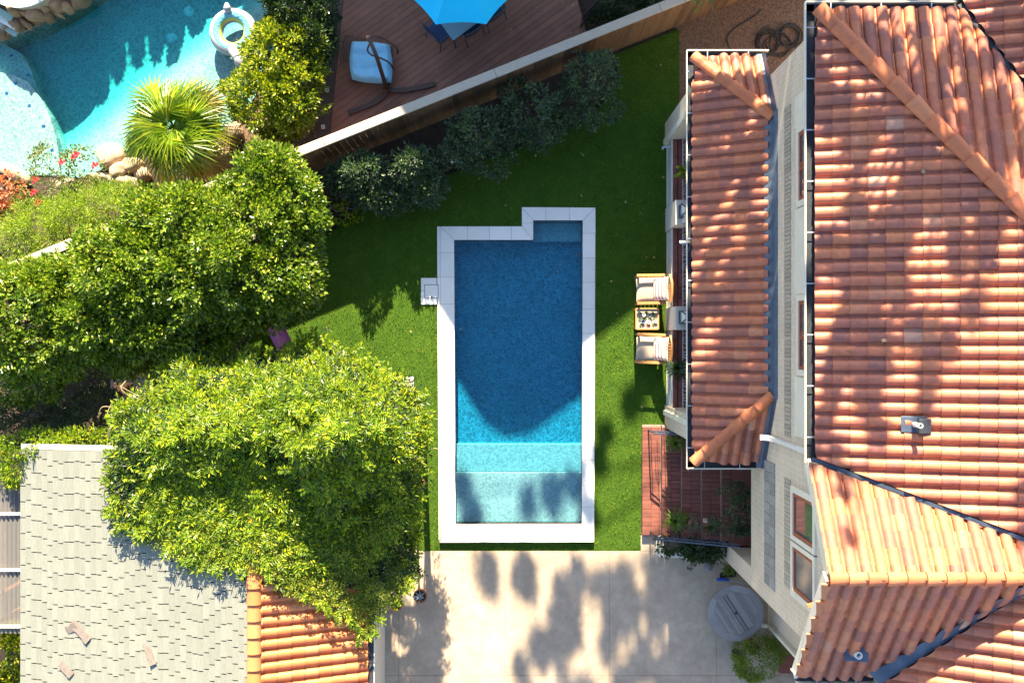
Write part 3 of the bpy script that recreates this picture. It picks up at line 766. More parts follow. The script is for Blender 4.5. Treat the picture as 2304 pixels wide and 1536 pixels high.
for z in (.35, 1.0, 1.65):
    m_ = MB(); m_.box((0, 0, 0), (19 / math.cos(FA), .05, .09)); o = m_.build('rail', MT['paling'], None); o.location = FP(-2.6, -.008, z); o.rotation_euler = (0, 0, FA); attach(o, fence)
for k in range(9):
    m_ = MB(); m_.box((0, 0, .95), (.1, .06, 1.9)); o = m_.build('post', MT['paling'], None); o.location = FP(-11.8 + k * 2.3, -.075, .02); o.rotation_euler = (0, 0, FA); attach(o, fence)

# ================================================================== DECK
deck = thing('timber_deck', 'dark brown timber deck with diagonal boards behind the fence', 'deck', (-1.5, 7.2, 0))
DP = [(-4.30, 9.4), (-4.78, 4.34), (1.90, 7.02), (1.74, 7.62), (1.25, 9.4)]
dirE = Vector((DP[1][0] - DP[0][0], DP[1][1] - DP[0][1])).normalized(); nE = Vector((-dirE.y, dirE.x))
off = nE * .36
DIN = [(DP[0][0] + off.x, DP[0][1] + off.y), (DP[1][0] + off.x, DP[1][1] + off.y + .17)] + DP[2:]
DSTR = [DP[0], DP[1], (DP[1][0] + off.x - .006, DP[1][1] + off.y + .17), (DP[0][0] + off.x - .006, DP[0][1] + off.y)]
def boards(clip, ang, pitch, z1, name, mat, par, th=.03, gap=.006):
    d = Vector((math.cos(ang), math.sin(ang))); nn = Vector((-d.y, d.x))
    pr = [nn.x * p[0] + nn.y * p[1] for p in clip]; k = math.floor(min(pr) / pitch)
    while k * pitch < max(pr):
        a, b = k * pitch + gap / 2, (k + 1) * pitch - gap / 2
        q = [tuple(nn * a - d * 40), tuple(nn * a + d * 40), tuple(nn * b + d * 40), tuple(nn * b - d * 40)]
        cq = clip_poly(q, clip)
        if len(cq) >= 3:
            m_ = MB(); m_.prism(cq, z1 - th, z1 + random.Random(k).uniform(-.001, .001)); m_.build(name, MT[mat], par)
        k += 1
boards(DIN, R(35.5), .145, .35, 'deck_board', 'deck', deck)
boards(DSTR, R(-52), .145, .352, 'border_board', 'deck_dark', deck)
m_ = MB(); m_.prism(shrink(DP, .02), .05, .31); m_.build('substructure', MT['black'], deck)
for x, y in [(755, 47), (754, 91), (741, 159), (736, 203), (727, 286)]:
    c = P2(x, y, .36); m_ = MB(); m_.cham((c[0], c[1], .365), (.09, .1, .02), .006, .1); lo = m_.build('deck_light', MT['white'], deck)
    m_ = MB(); m_.box((c[0], c[1], .3765), (.05, .05, .003), .6); m_.build('lens', MT['iron_pale'], lo)

# ------------------------------------------------------------------ swing chair
sw = thing('swing_chair', 'hanging lounge chair with a tufted sky-blue cushion and curved dark stand', 'chair', P(850, 170, .35))
def smooth_pts(pts, n=5):
    pts = [Vector(p) for p in pts]; out = []
    for i in range(len(pts) - 1):
        p0, p1, p2, p3 = pts[max(i - 1, 0)], pts[i], pts[i + 1], pts[min(i + 2, len(pts) - 1)]
        for k in range(n):
            t = k / n; out.append(.5 * ((2 * p1) + (p2 - p0) * t + (2 * p0 - 5 * p1 + 4 * p2 - p3) * t * t + (3 * p1 - p0 - 3 * p2 + p3) * t ** 3))
    out.append(pts[-1]); return out
def bar(mb_, pts, w, h):
    """flat bent bar"""
    pts = smooth_pts(pts); vs = []; n = len(pts)
    for i, p in enumerate(pts):
        t = (pts[min(i + 1, n - 1)] - pts[max(i - 1, 0)]).normalized()
        s = t.cross(Vector((0, 0, 1)));
        if s.length < .05: s = Vector((1, 0, 0))
        s.normalize(); u = s.cross(t)
        for a, b in ((-1, -1), (1, -1), (1, 1), (-1, 1)): vs.append(p + s * a * w / 2 + u * b * h / 2)
    fs = [(i * 4 + j, i * 4 + (j + 1) % 4, i * 4 + 4 + (j + 1) % 4, i * 4 + 4 + j) for i in range(n - 1) for j in range(4)]
    fs += [(3, 2, 1, 0), tuple(n * 4 - 4 + j for j in range(4))]
    mb_.add(vs, fs)
m_ = MB(); bar(m_, [P(868, 200, .55), P(865, 214, .45), P(845, 230, .41), P(815, 243, .4), P(784, 255, .385)], .11, .06); m_.build('base_leg', MT['wicker'], sw)
m_ = MB(); bar(m_, [P(872, 198, .55), P(884, 204, .46), P(910, 203, .41), P(945, 197, .4), P(979, 189, .385)], .11, .06); m_.build('base_leg', MT['wicker'], sw)
m_ = MB(); bar(m_, [P(869, 202, .45), P(866, 188, .85), P(857, 158, 1.35), P(845, 122, 1.85), P(832, 92, 2.15), P(827, 80, 2.2)], .085, .06); m_.build('arm', MT['wicker'], sw)
m_ = MB(); m_.box(P(867, 190, .62), (.17, .08, .1), .4); m_.build('bracket', MT['slate_metal'], sw)
cz = .82; cc = Vector(P(833, 138, cz)); U = Vector((1.02, -.08, 0)); Vv = Vector((.04, -.98, 0)); n = 44
vs = []; fs = []
for i in range(n + 1):
    for j in range(n + 1):
        u, v = i / n * 2 - 1, j / n * 2 - 1
        ru = u * math.sqrt(1 - .18 * v * v); rv = v * math.sqrt(1 - .18 * u * u)
        e = min(1, (1 - max(abs(u), abs(v))) * 5) ** .5
        tuft = abs(math.sin((u + 1) * PI * 1.5)) * .5 + abs(math.sin((v + 1) * PI * 1.5 + .35 * math.sin(u * 4))) * .5
        wr = mnoise.noise(Vector((u * 2.5, v * 2.5, 3)))
        p = cc + U * (ru * .5) + Vv * (rv * .5)
        vs.append((p.x, p.y, cz - .1 + e * (.08 + .1 * tuft ** .6 + .03 * wr) + .16 * (u * .2) ** 2))
for i in range(n):
    for j in range(n): a = i * (n + 1) + j; fs.append((a, a + n + 1, a + n + 2, a + 1))
b0 = len(vs)
m_ = MB(); m_.add(vs, fs, True); m_.box((cc.x, cc.y, cz - .15), (.86, .8, .09), -.07); m_.build('cushion', MT['cushion'], sw)
m_ = MB(); m_.box((cc.x + .01, cc.y, cz - .23), (.94, .9, .04), -.07); m_.build('seat_base', MT['wicker'], sw)
for k in range(4):
    m_ = MB(); x = 766 + k * 5.5; bar(m_, [P(x + 12, 80, cz), P(x + 6, 100, cz + .03), P(x + 3, 120, cz + .02), P(x, 141, cz - .02)], .03, .02); m_.build('slat', MT['wicker'], sw)
for k in range(6):
    m_ = MB(); m_.tube([P(793 + k * 7, 83 + k, cz - .05), P(793 + k * 7, 90 + k, cz - .08)], .014, 6); m_.build('slat_end', MT['wicker'], sw)
m_ = MB(); m_.tube(smooth_pts([P(833, 88, 1.2), P(845, 82, 1.22), P(870, 92, 1.15), P(892, 108, 1.05), P(895, 120, .85)]), .022, 8); m_.build('armrest', MT['wicker'], sw)
m_ = MB(); m_.tube(smooth_pts([P(831, 100, 1.25), P(827, 114, 1.2), P(836, 124, 1.15), P(858, 132, 1.1), P(876, 142, 1.05), P(885, 156, .85)]), .022, 8); m_.build('armrest', MT['wicker'], sw)

# ------------------------------------------------------------------ umbrella, table, chairs
um = thing('patio_umbrella', 'open turquoise patio umbrella over the table on the deck', 'umbrella', (-1.13, 8.30, .35))
uc = Vector((-1.13, 8.30, 0)); ur = 1.45; angs = [R(-112 + 45 * k) for k in range(8)]
for k in range(8):
    a0, a1 = angs[k], angs[(k + 1) % 8] if k < 7 else angs[0] + 2 * PI
    if a1 < a0: a1 += 2 * PI
    vs = []; fs = []; nn, mm = 8, 8
    for lay in (0, -.006):
        for i in range(nn + 1):
            t = i / nn
            for j in range(mm + 1):
                w = j / mm
                A = Vector((math.cos(a0), math.sin(a0), 0)) * ur * t; B = Vector((math.cos(a1), math.sin(a1), 0)) * ur * t
                p = A.lerp(B, w); sag = 4 * w * (1 - w)
                p *= 1 - .05 * sag * t * t
                vs.append((uc.x + p.x, uc.y + p.y, 2.85 - .62 * t ** 1.12 - .05 * sag * t + lay))
    for lay in (0, 1):
        o_ = lay * (nn + 1) * (mm + 1)
        for i in range(nn):
            for j in range(mm):
                a = o_ + i * (mm + 1) + j; q = (a, a + mm + 1, a + mm + 2, a + 1); fs.append(q if lay == 0 else q[::-1])
    m_ = MB(); m_.add(vs, fs, True); m_.build('canopy_panel', MT['umbrella'], um)
    m_ = MB(); m_.tube([(uc.x, uc.y, 2.83), (uc.x + math.cos(a0) * ur * .98, uc.y + math.sin(a0) * ur * .98, 2.205)], .009, 6); m_.build('rib', MT['slate_metal'], um)
m_ = MB(); m_.tube([(uc.x, uc.y, .36), (uc.x, uc.y, 2.9)], .025, 10); m_.build('pole', MT['slate_metal'], um)
m_ = MB(); m_.lathe([(.03, 2.85), (.04, 2.9), (0, 2.96)], (uc.x, uc.y, 0), 12); m_.build('finial', MT['slate_metal'], um)

ta = R(36.5); tb = thing('patio_table', 'pale blue glass patio table under the turquoise umbrella', 'table', (-1.02, 7.82, .35), ta)
m_ = MB(); m_.cham((0, 0, .71), (1.55, .92, .02), .005); m_.build('table_top', MT['frosted'], tb, True)
m_ = MB(); m_.box((0, .445, .69), (1.5, .03, .03)).box((0, -.445, .69), (1.5, .03, .03)).box((.76, 0, .69), (.03, .86, .03)).box((-.76, 0, .69), (.03, .86, .03)); m_.build('frame', MT['slate_metal'], tb, True)
for sx in (-1, 1):
    for sy in (-1, 1):
        m_ = MB(); m_.tube([(sx * .72, sy * .41, 0), (sx * .73, sy * .42, .69)], .02, 8); m_.build('leg', MT['slate_metal'], tb, True)
def patio_chair(label, loc, rz):
    t = thing('patio_chair', label, 'chair', loc, rz, 'patio chairs round the blue table')
    m_ = MB(); m_.cham((0, .02, .43), (.5, .48, .03), .01); m_.build('seat', MT['patio_blue'], t, True)
    vs = []; fs = []
    for i in range(9):
        for j in range(9):
            u = i / 8 * 2 - 1; z = .45 + j / 8 * .48
            vs.append((u * .27, -.25 - .1 * j / 8 + .05 * u * u, z))
    for i in range(9):
        for j in range(9):
            u = i / 8 * 2 - 1; z = .45 + j / 8 * .48
            vs.append((u * .27, -.275 - .1 * j / 8 + .05 * u * u, z))
    for i in range(8):
        for j in range(8): a = i * 9 + j; fs += [(a, a + 9, a + 10, a + 1), (81 + a, 82 + a, 91 + a, 90 + a)]
    for i in range(8): a = i * 9 + 8; fs.append((a, a + 9, a + 90, a + 81))
    m_ = MB(); m_.add(vs, fs, True); m_.build('backrest', MT['slate_metal'], t, True)
    for sx in (-1, 1):
        m_ = MB(); m_.tube(smooth_pts([(sx * .27, .24, 0), (sx * .27, .25, .5), (sx * .28, .2, .64), (sx * .28, -.1, .66), (sx * .27, -.3, .7)]), .014, 7); m_.build('armrest', MT['slate_metal'], t, True)
        m_ = MB(); m_.tube([(sx * .25, -.22, .45), (sx * .26, -.3, 0)], .014, 7); m_.build('leg', MT['slate_metal'], t, True)
MT['patio_blue'] = M('blue_mesh_fabric', (.05, .10, .22), (.04, .08, .18), 6, .7)
patio_chair('blue mesh patio chair at the end of the glass table', (-1.68, 7.34, .35), R(42) - PI / 2)
patio_chair('patio chair at the glass table corner, its back towards the fence', (-1.04, 7.46, .35), R(36.5))
patio_chair('patio chair further along the glass table under the umbrella edge', (-.52, 7.82, .35), R(36.5))

gt = thing('deck_gate', 'small black slatted gate at the end of the deck', 'gate', P(1322, 45, .2))
g0, g1 = Vector(P(1306, 62, .35)), Vector(P(1345, 22, .35))
for k in range(9):
    p = g0.lerp(g1, k / 8); m_ = MB(); m_.tube([p, p + Vector((0, 0, .8))], .012, 6); m_.build('bar', MT['black'], gt)
m_ = MB(); m_.tube([g0 + Vector((0, 0, .8)), g1 + Vector((0, 0, .8))], .022, 6); m_.build('top_rail', MT['black'], gt)
m_ = MB(); m_.tube([g0 + Vector((0, 0, .08)), g1 + Vector((0, 0, .08))], .02, 6); m_.build('bottom_rail', MT['black'], gt)

# ================================================================== ROOF TILES
TW, TE = .23, .275      # cover width and exposed length of one tile
def tile_local():
    prof = [(0, .012), (.025, .001), (.05, .004)]
    for k in range(9):
        a = PI - PI * k / 8; prof.append((.141 + .091 * math.cos(a), .004 + .082 * math.sin(a)))
    n = len(prof); L = TE + .05; mb_ = MB(); vs = []
    for v, lift in ((-.012, .026), (L * .5, .013), (L, .0)):
        for u, h in prof: vs.append((u, v, h + lift))
    fs = [(r * n + i, r * n + i + 1, (r + 1) * n + i + 1, (r + 1) * n + i) for r in range(2) for i in range(n - 1)]
    mb_.add(vs, fs, True)
    lip = [(u, -.012, h + .026) for u, h in prof] + [(u, -.010, max(h + .006, .0)) for u, h in prof]
    mb_.add(lip, [(n + i, n + i + 1, i + 1, i) for i in range(n - 1)], False)
    return mb_
_tl = tile_local()
TILE_ME = {}
def tile_mesh(matname):
    if matname not in TILE_ME:
        me = _tl.mesh('tile'); me.materials.append(MT[matname]); TILE_ME[matname] = me
    return TILE_ME[matname]
def tile_field(poly, O, u, d, tanp, matname, width=TW, expo=TE, seed=0):
    """list of (matrix, mesh or None, centre) tiles laid over the convex plan polygon"""
    rs_ = random.Random(seed); out = []
    cs = 1 / math.sqrt(1 + tanp * tanp)
    s3 = Vector((d[0] * cs, d[1] * cs, tanp * cs)); u3 = Vector((u[0], u[1], 0)); n3 = u3.cross(s3)
    if n3.z < 0: n3 = -n3
    O = Vector(O)
    du = [(p[0] - O.x) * u[0] + (p[1] - O.y) * u[1] for p in poly]; dd = [((p[0] - O.x) * d[0] + (p[1] - O.y) * d[1]) / cs for p in poly]
    n = len(poly); ar = sum(poly[i][0] * poly[(i + 1) % n][1] - poly[(i + 1) % n][0] * poly[i][1] for i in range(n))
    cl = list(poly) if ar > 0 else list(poly)[::-1]
    sx = width / TW; sy = expo / TE
    for i in range(math.floor(min(du) / width) - 1, math.ceil(max(du) / width) + 1):
        for j in range(math.floor(min(dd) / expo) - 1, math.ceil(max(dd) / expo) + 1):
            org = O + u3 * (i * width) + s3 * (j * expo)
            mt = Matrix(((u3.x * sx, s3.x * sy, n3.x, org.x), (u3.y * sx, s3.y * sy, n3.y, org.y), (u3.z * sx, s3.z * sy, n3.z, org.z), (0, 0, 0, 1)))
            cor = [mt @ Vector(c) for c in ((0, 0, 0), (TW, 0, 0), (TW, TE, 0), (0, TE, 0))]
            ins = 0
            for c in cor:
                ok = True
                for a in range(n):
                    A, B = cl[a], cl[(a + 1) % n]
                    if (B[0] - A[0]) * (c.y - A[1]) - (B[1] - A[1]) * (c.x - A[0]) < -.004: ok = False; break
                ins += ok
            cen = (cor[0] + cor[2]) / 2
            wob = Matrix.Rotation(rs_.uniform(-.012, .012), 4, 'Z') @ Matrix.Translation((rs_.uniform(-.003, .003), rs_.uniform(-.006, .006), rs_.uniform(0, .004)))
            mt = mt @ wob
            if ins == 4: out.append((mt, None, cen)); continue
            q = clip_poly([(c.x, c.y) for c in cor], cl)
            if len(q) < 3: continue
            aq = abs(sum(q[k][0] * q[(k + 1) % len(q)][1] - q[(k + 1) % len(q)][0] * q[k][1] for k in range(len(q)))) / 2
            if aq < .0025: continue
            bm = bmesh.new(); bm.from_mesh(tile_mesh(matname)); inv = mt.inverted(); nt = mt.to_3x3().transposed()
            for a in range(n):
                A, B = cl[a], cl[(a + 1) % n]; no = Vector((B[1] - A[1], -(B[0] - A[0]), 0)).normalized()
                co = inv @ Vector((A[0], A[1], org.z)); nl = nt @ no
                bmesh.ops.bisect_plane(bm, geom=bm.verts[:] + bm.edges[:] + bm.faces[:], plane_co=co, plane_no=nl, clear_outer=True)
            if not bm.faces: bm.free(); continue
            me = bpy.data.meshes.new('tile'); bm.to_mesh(me); bm.free(); me.materials.append(MT[matname])
            out.append((mt, me, cen))
    return out
def in_frame(c, pad=30):
    s = FPX / (CAMH - c.z); x, y = 1152 + c.x * s, 768 - c.y * s
    return -pad < x < 2304 + pad and -pad < y < 1536 + pad
def place_tiles(tiles, matname, parent, limit=300, rest_parent=None, rest_name='more_tiles', key=None):
    """tiles = [(matrix, mesh, centre, parent)]: the largest in view as parts, the rest joined"""
    vis = [t for t in tiles if in_frame(t[2])]; oth = [t for t in tiles if not in_frame(t[2])]
    vis.sort(key=key or (lambda t: (0 if t[1] is None else 1, CAMH - t[2].z)))
    for t in vis[:limit]:
        o = bpy.data.objects.new('tile', t[1] or tile_mesh(matname)); COL.objects.link(o)
        o.matrix_basis = t[0]; attach(o, t[3])
    rest = vis[limit:] + oth
    if rest:
        Vs, Fq, o_ = [], [], 0; bmx = bmesh.new()
        for t in rest:
            me = t[1] or tile_mesh(matname); b = len(bmx.verts)
            tmp = me.copy(); tmp.transform(t[0]); bmx.from_mesh(tmp); bpy.data.meshes.remove(tmp)
        me = bpy.data.meshes.new(rest_name); bmx.to_mesh(me); bmx.free()
        if not me.materials: me.materials.append(MT[matname])
        o = from_mesh(rest_name, me, None, rest_parent or parent); o["kind"] = 'stuff'
def cap_row(pts, r, ln, mat, parent, name='ridge_tile', over=.05, lift=0, close=True):
    """half-round cap tiles along the line a-b"""
    a, b = Vector(pts[0]), Vector(pts[1]); t = (b - a); L = t.length; t.normalize(); n = max(1, round(L / ln)); st = L / n
    s = t.cross(Vector((0, 0, 1))).normalized(); up = s.cross(t)
    for k in range(n):
        p0 = a + t * (k * st - over * .5); p1 = a + t * ((k + 1) * st + over * .5)
        vs = []; m_ = 10
        for e, (p, rr, l2) in enumerate(((p0, r * 1.1, .03), (p1, r * .9, 0))):
            for j in range(m_ + 1):
                an = PI * j / m_; vs.append(p + s * math.cos(an) * rr + up * (math.sin(an) * rr * .8 + l2 + lift))
        for e, (p, rr, l2) in enumerate(((p0, r * 1.0, .0), (p1, r * .84, -.014))):
            for j in range(m_ + 1):
                an = PI * j / m_; vs.append(p + s * math.cos(an) * rr + up * (math.sin(an) * rr * .8 + l2 + lift))
        q = m_ + 1; mb_ = MB()
        mb_.add(vs, [(j, j + 1, q + j + 1, q + j) for j in range(m_)], True)
        mb_.add(vs, [(2 * q + j, 2 * q + j + 1, j + 1, j) for j in range(m_)])
        if k == 0 and close:
            mb_.add([vs[j] for j in range(q)] , [tuple(range(q))])
        mb_.build(name, MT[mat], parent)
def plane_slab(poly, zf, th, name, mat, parent):
    m_ = MB(); m_.prism(poly, lambda x, y: zf(x, y) - th, lambda x, y: zf(x, y)); return m_.build(name, MT[mat], parent)

# ================================================================== HOUSE
house = thing('brick_house', 'two-storey cream brick house with terracotta tiled roofs', 'house', (6.5, 0, 0))
XW = 5.15
def hbox(name, mat, x0, x1, y0, y1, z0, z1, par=house, ch=0):
    m_ = MB(); c = ((x0 + x1) / 2, (y0 + y1) / 2, (z0 + z1) / 2); d = (x1 - x0, y1 - y0, z1 - z0)
    m_.cham(c, d, ch) if ch else m_.box(c, d); return m_.build(name, MT[mat], par)
wallW = hbox('wall', 'brick_cream', XW, XW + .24, -1.98, 5.3, 0, 6.95)
hbox('wall', 'brick_cream', XW + .24, 10, 5.06, 5.3, 0, 6.95)
# gabled wing: west wall above the entry, pier, south wall
gp = [(-5.27, 2.63), (-1.98, 2.63), (-1.98, 7.0), (-3.656, 8.0), (-5.27, 6.85)]
m_ = MB(); vs = [(XW, y, z) for y, z in gp] + [(XW + .24, y, z) for y, z in gp]
m_.add(vs, [(0, 1, 2, 3, 4), (9, 8, 7, 6, 5)] + [(i, i + 5, (i + 1) % 5 + 5, (i + 1) % 5) for i in range(5)])
wing = m_.build('gable_wall', MT['brick_cream'], house)
hbox('pier', 'brick_cream', XW + .002, XW + .45, -5.268, -4.85, 0, 2.63)
hbox('wall', 'brick_cream', XW + .24, 10, -5.265, -5.03, 0, 6.8)
hbox('wall', 'brick_cream', 7.2, 7.4, -5.03, -1.98, 0, 2.8)
hbox('wall', 'brick_cream', XW + .24, 7.4, -2.2, -1.985, 0, 2.8)
hbox('soffit', 'cream', XW + .24, 7.4, -5.03, -2.2, 2.62, 2.7)
hbox('wall', 'brick_cream', 6.25, 6.45, -6.95, -5.27, 0, 6.3); hbox('wall', 'brick_cream', 7.1, 7.3, -10, -6.95, 0, 6.3)
hbox('porch_floor', 'paver', XW + .01, 7.2, -4.8, -2.2, .02, .85)
hbox('back_step', 'paver', 6.5, 7.1, -8.05, -7.25, 0, .18, house, .01)

# ---- roofs
zW = lambda x, y: 7.0 + .27 * (x - 4.95)
zN = lambda x, y: 7.0 + .23 * (5.66 - y)
zT = lambda x, y: 7.03 + .39 * (x - 7.48)
zWN = lambda x, y: 8.09 - .6 * (y + 3.656)
zWS = lambda x, y: 8.09 - .75 * (-3.656 - y)
z3 = lambda x, y: 7.31 + .55 * (x - 7.21)
PW = [(5.05, 5.5), (9.5, .285), (9.5, -3.60), (5.05, -1.93)]
PN = [(5.07, 5.50), (7.46, 5.50), (9.5, 2.18), (9.5, .30)]
PT = [(7.46, 5.62), (7.30, 7.6), (9.5, 7.6), (9.5, 2.22)]
PWN = [(4.9, -1.98), (9.4, -3.62), (9.4, -3.656), (4.9, -3.656)]
PWS = [(4.9, -3.656), (8.22, -3.656), (6.20, -5.72), (4.86, -5.72)]
P3 = [(6.28, -5.72), (8.36, -3.62), (9.5, -3.62), (9.5, -7.6), (6.28, -7.6)]
roof = plane_slab([(5.08, 5.46), (9.45, .33), (9.45, -3.6), (5.08, -1.98)], lambda x, y: zW(x, y) - .012, .1, 'main_roof', 'underlay', house)
roofN = plane_slab([(5.1, 5.46), (7.46, 5.46), (9.45, 2.2), (9.45, .33)], lambda x, y: zN(x, y) - .012, .1, 'hip_roof', 'underlay', house)
roofT = plane_slab(PT, lambda x, y: zT(x, y) - .03, .1, 'side_roof', 'underlay', house)
roofG = plane_slab([(4.95, -2.0), (9.4, -3.63), (9.4, -3.656), (4.95, -3.656)], lambda x, y: zWN(x, y) - .012, .1, 'gable_roof', 'underlay', house)
roofS = plane_slab([(4.95, -3.66), (8.2, -3.66), (6.2, -5.68), (4.95, -5.68)], lambda x, y: zWS(x, y) - .014, .1, 'gable_roof', 'underlay', house)
roof3 = plane_slab(P3, lambda x, y: z3(x, y) - .02, .1, 'rear_roof', 'underlay', house)
EX, EZ = 3.75, 3.45; PT_ = .577
zP = lambda x, y: EZ + PT_ * (x - EX)
zPN = lambda x, y: EZ + PT_ * (5.85 - y)
zPS = lambda x, y: EZ + PT_ * (y + 2.47)
PPW = [(EX, 5.85), (5.04, 4.53), (5.04, -1.15), (EX, -2.47)]
PPN = [(EX, 5.85), (5.12, 5.85), (5.12, 4.45)]
PPS = [(EX, -2.47), (5.06, -1.13), (5.06, -2.47)]
verand = plane_slab([(EX + .04, 5.80), (5.1, 4.48), (5.1, -1.10), (EX + .04, -2.43)], lambda x, y: zP(x, y) - .012, .06, 'verandah_roof', 'underlay', house)
verN = plane_slab([(EX + .06, 5.80), (5.12, 5.80), (5.12, 4.48)], lambda x, y: zPN(x, y) - .014, .06, 'verandah_roof', 'underlay', house)
verS = plane_slab([(EX + .06, -2.43), (5.06, -1.10), (5.06, -2.43)], lambda x, y: zPS(x, y) - .014, .06, 'verandah_roof', 'underlay', house)
tiles = []
def lay(poly, O, u, d, tp, par, seed, **k):
    for mt, me, cen in tile_field(poly, O, u, d, tp, 'tile', seed=seed, **k): tiles.append((mt, me, cen, par))
lay(PW, (5.05, 5.5, zW(5.05, 0)), (0, -1), (1, 0), .27, roof, 1)
lay(PN, (5.07, 5.50, zN(0, 5.5)), (1, 0), (0, -1), .23, roofN, 2)
lay(PT, (7.30, 7.6, 6.96), (0, -1), (1, 0), .39, roofT, 3)
lay(PWN, (4.9, -1.86, zWN(0, -1.86)), (1, 0), (0, -1), .6, roofG, 4)
lay(PWS, (4.86, -5.72, zWS(0, -5.72)), (1, 0), (0, 1), .75, roofS, 5)
lay(P3, (6.28, -3.6, z3(6.28, 0)), (0, -1), (1, 0), .55, roof3, 6)
lay(PPW, (EX, 5.85, EZ), (0, -1), (1, 0), PT_, verand, 7, expo=.292)
lay(PPN, (EX, 5.85, EZ), (1, 0), (0, -1), PT_, verN, 8, expo=.292)
lay(PPS, (EX, -2.47, EZ), (1, 0), (0, 1), PT_, verS, 9, expo=.292)
place_tiles(tiles, 'tile', house, 300, house, 'more_tiles')
# ridges and hips
cap_row([(4.9, -3.656, 8.11), (9.4, -3.656, 8.11)], .105, .30, 'cap', roofG)
hx = 5.03
cap_row([(5.08, 5.48, 7.11), (9.5, .30, zW(9.5, 0) + .07)], .125, .42, 'cap', roof, 'hip_tile')
cap_row([(EX + .0, 5.82, EZ + .08), (5.12, 4.42, zP(5.12, 0) + .07)], .115, .36, 'cap', verand, 'hip_tile')
cap_row([(EX + .0, -2.45, EZ + .08), (5.12, -1.06, zP(5.12, 0) + .07)], .115, .36, 'cap', verand, 'hip_tile')
# verge tiles down the gable's south slope
for k in range(6):
    y = -3.75 - k * .34; z = zWS(0, y)
    m_ = MB(); m_.box((0, 0, 0), (.14, .36, .03)); o = m_.build('verge_tile', MT['cap'], None); o.location = (4.90 + .006 * k, y - .15, zWS(0, y - .15) + .055); o.rotation_euler = (math.atan(.75), -.35, 0); attach(o, roofS)
# barge boards
def barge(y0, z0, y1, z1, x, par, mat='cream'):
    m_ = MB(); d = Vector((0, y1 - y0, z1 - z0)); a = math.atan2(d.z, d.y)
    m_.box((x, (y0 + y1) / 2, (z0 + z1) / 2), (.05, d.length, .2), m=Matrix.Rotation(a, 4, 'X')); m_.build('barge_board', MT[mat], par)
barge(-5.75, zWS(0, -5.75) - .12, -3.66, 8.0 - .03, 4.9, house)
barge(-3.65, 8.0 - .08, -2.0, zWN(0, -2.0) - .17, 4.95, house)
hbox('fascia', 'cream', 4.86, 6.2, -5.73, -5.70, 6.3, 6.5)
# valley flashing
def strip(pts_l, pts_r, name, mat, par):
    m_ = MB(); n = len(pts_l); vs = list(pts_l) + list(pts_r) + [(p[0], p[1], p[2] - .01) for p in pts_l] + [(p[0], p[1], p[2] - .01) for p in pts_r]
    fs = [(i, i + 1, n + i + 1, n + i) for i in range(n - 1)] + [(2 * n + i, 3 * n + i, 3 * n + i + 1, 2 * n + i + 1) for i in range(n - 1)]
    m_.add(vs, fs, True); return m_.build(name, MT[mat], par)
va, vb = Vector((6.18, -5.74)), Vector((8.3, -3.62)); L_, R_ = [], []
for k in range(41):
    p = va.lerp(vb, k / 40); wv = .035 * math.sin(k * 1.15) + .02 * math.sin(k * .47)
    nL = Vector((-.707, .707)); pl = p + nL * (.15 + wv); pr = p - nL * .07
    L_.append((pl.x, pl.y, zWS(pl.x, pl.y) + .105)); R_.append((pr.x, pr.y, max(z3(pr.x, pr.y), zWS(pr.x, pr.y)) + .03))
strip(L_, R_, 'valley_flashing', 'lead', house)
L_, R_ = [], []
for k in range(31):
    p = Vector((4.98, -1.95)).lerp(Vector((9.4, -3.62)), k / 30); pl = p + Vector((.01, .03)); pr = p - Vector((.01, .03))
    L_.append((pl.x, pl.y, zW(pl.x, 0) + .07)); R_.append((pr.x, pr.y, zW(pr.x, 0) + .06))
strip(L_, R_, 'valley_flashing', 'lead', house)
L_, R_ = [], []
for k in range(21):
    p = Vector((7.44, 5.6)).lerp(Vector((9.5, 2.2)), k / 20)
    L_.append((p.x - .04, p.y - .02, zN(0, p.y) + .05)); R_.append((p.x + .04, p.y + .02, zN(0, p.y) + .05))
strip(L_, R_, 'valley_flashing', 'gutter_in', house)
# apron flashing where the verandah meets the wall
ap = MB(); n = 150; vs = []
for k in range(n + 1):
    y = 4.5 - (4.5 + 1.12) * k / n; wv = .02 * abs(math.sin((y - 5.92) / TW * PI))
    vs += [(4.98, y, zP(4.98, 0) + .045 + wv * 2), (XW - .03, y, zP(XW, 0) + .10), (XW - .012, y, zP(XW, 0) + .32), (XW - .002, y, zP(XW, 0) + .32)]
ap.add(vs, [(k * 4 + j, k * 4 + j + 1, k * 4 + j + 5, k * 4 + j + 4) for k in range(n) for j in range(3)], True); ap.build('apron_flashing', MT['lead'], house)
def wall_strip(ya, yb, zf, par, n=12):
    m_ = MB(); vs = []
    for k in range(n + 1):
        y = ya + (yb - ya) * k / n; vs += [(5.02, y, zf(5.02, y) + .09), (XW - .03, y, zf(5.02, y) + .12), (XW - .006, y, zf(5.02, y) + .3)]
    m_.add(vs, [(k * 3 + j, k * 3 + j + 1, k * 3 + j + 4, k * 3 + j + 3) for k in range(n) for j in range(2)]); m_.build('step_flashing', MT['lead'], par)
wall_strip(-1.1, -2.6, zPS, house); wall_strip(4.5, 5.9, zPN, house)

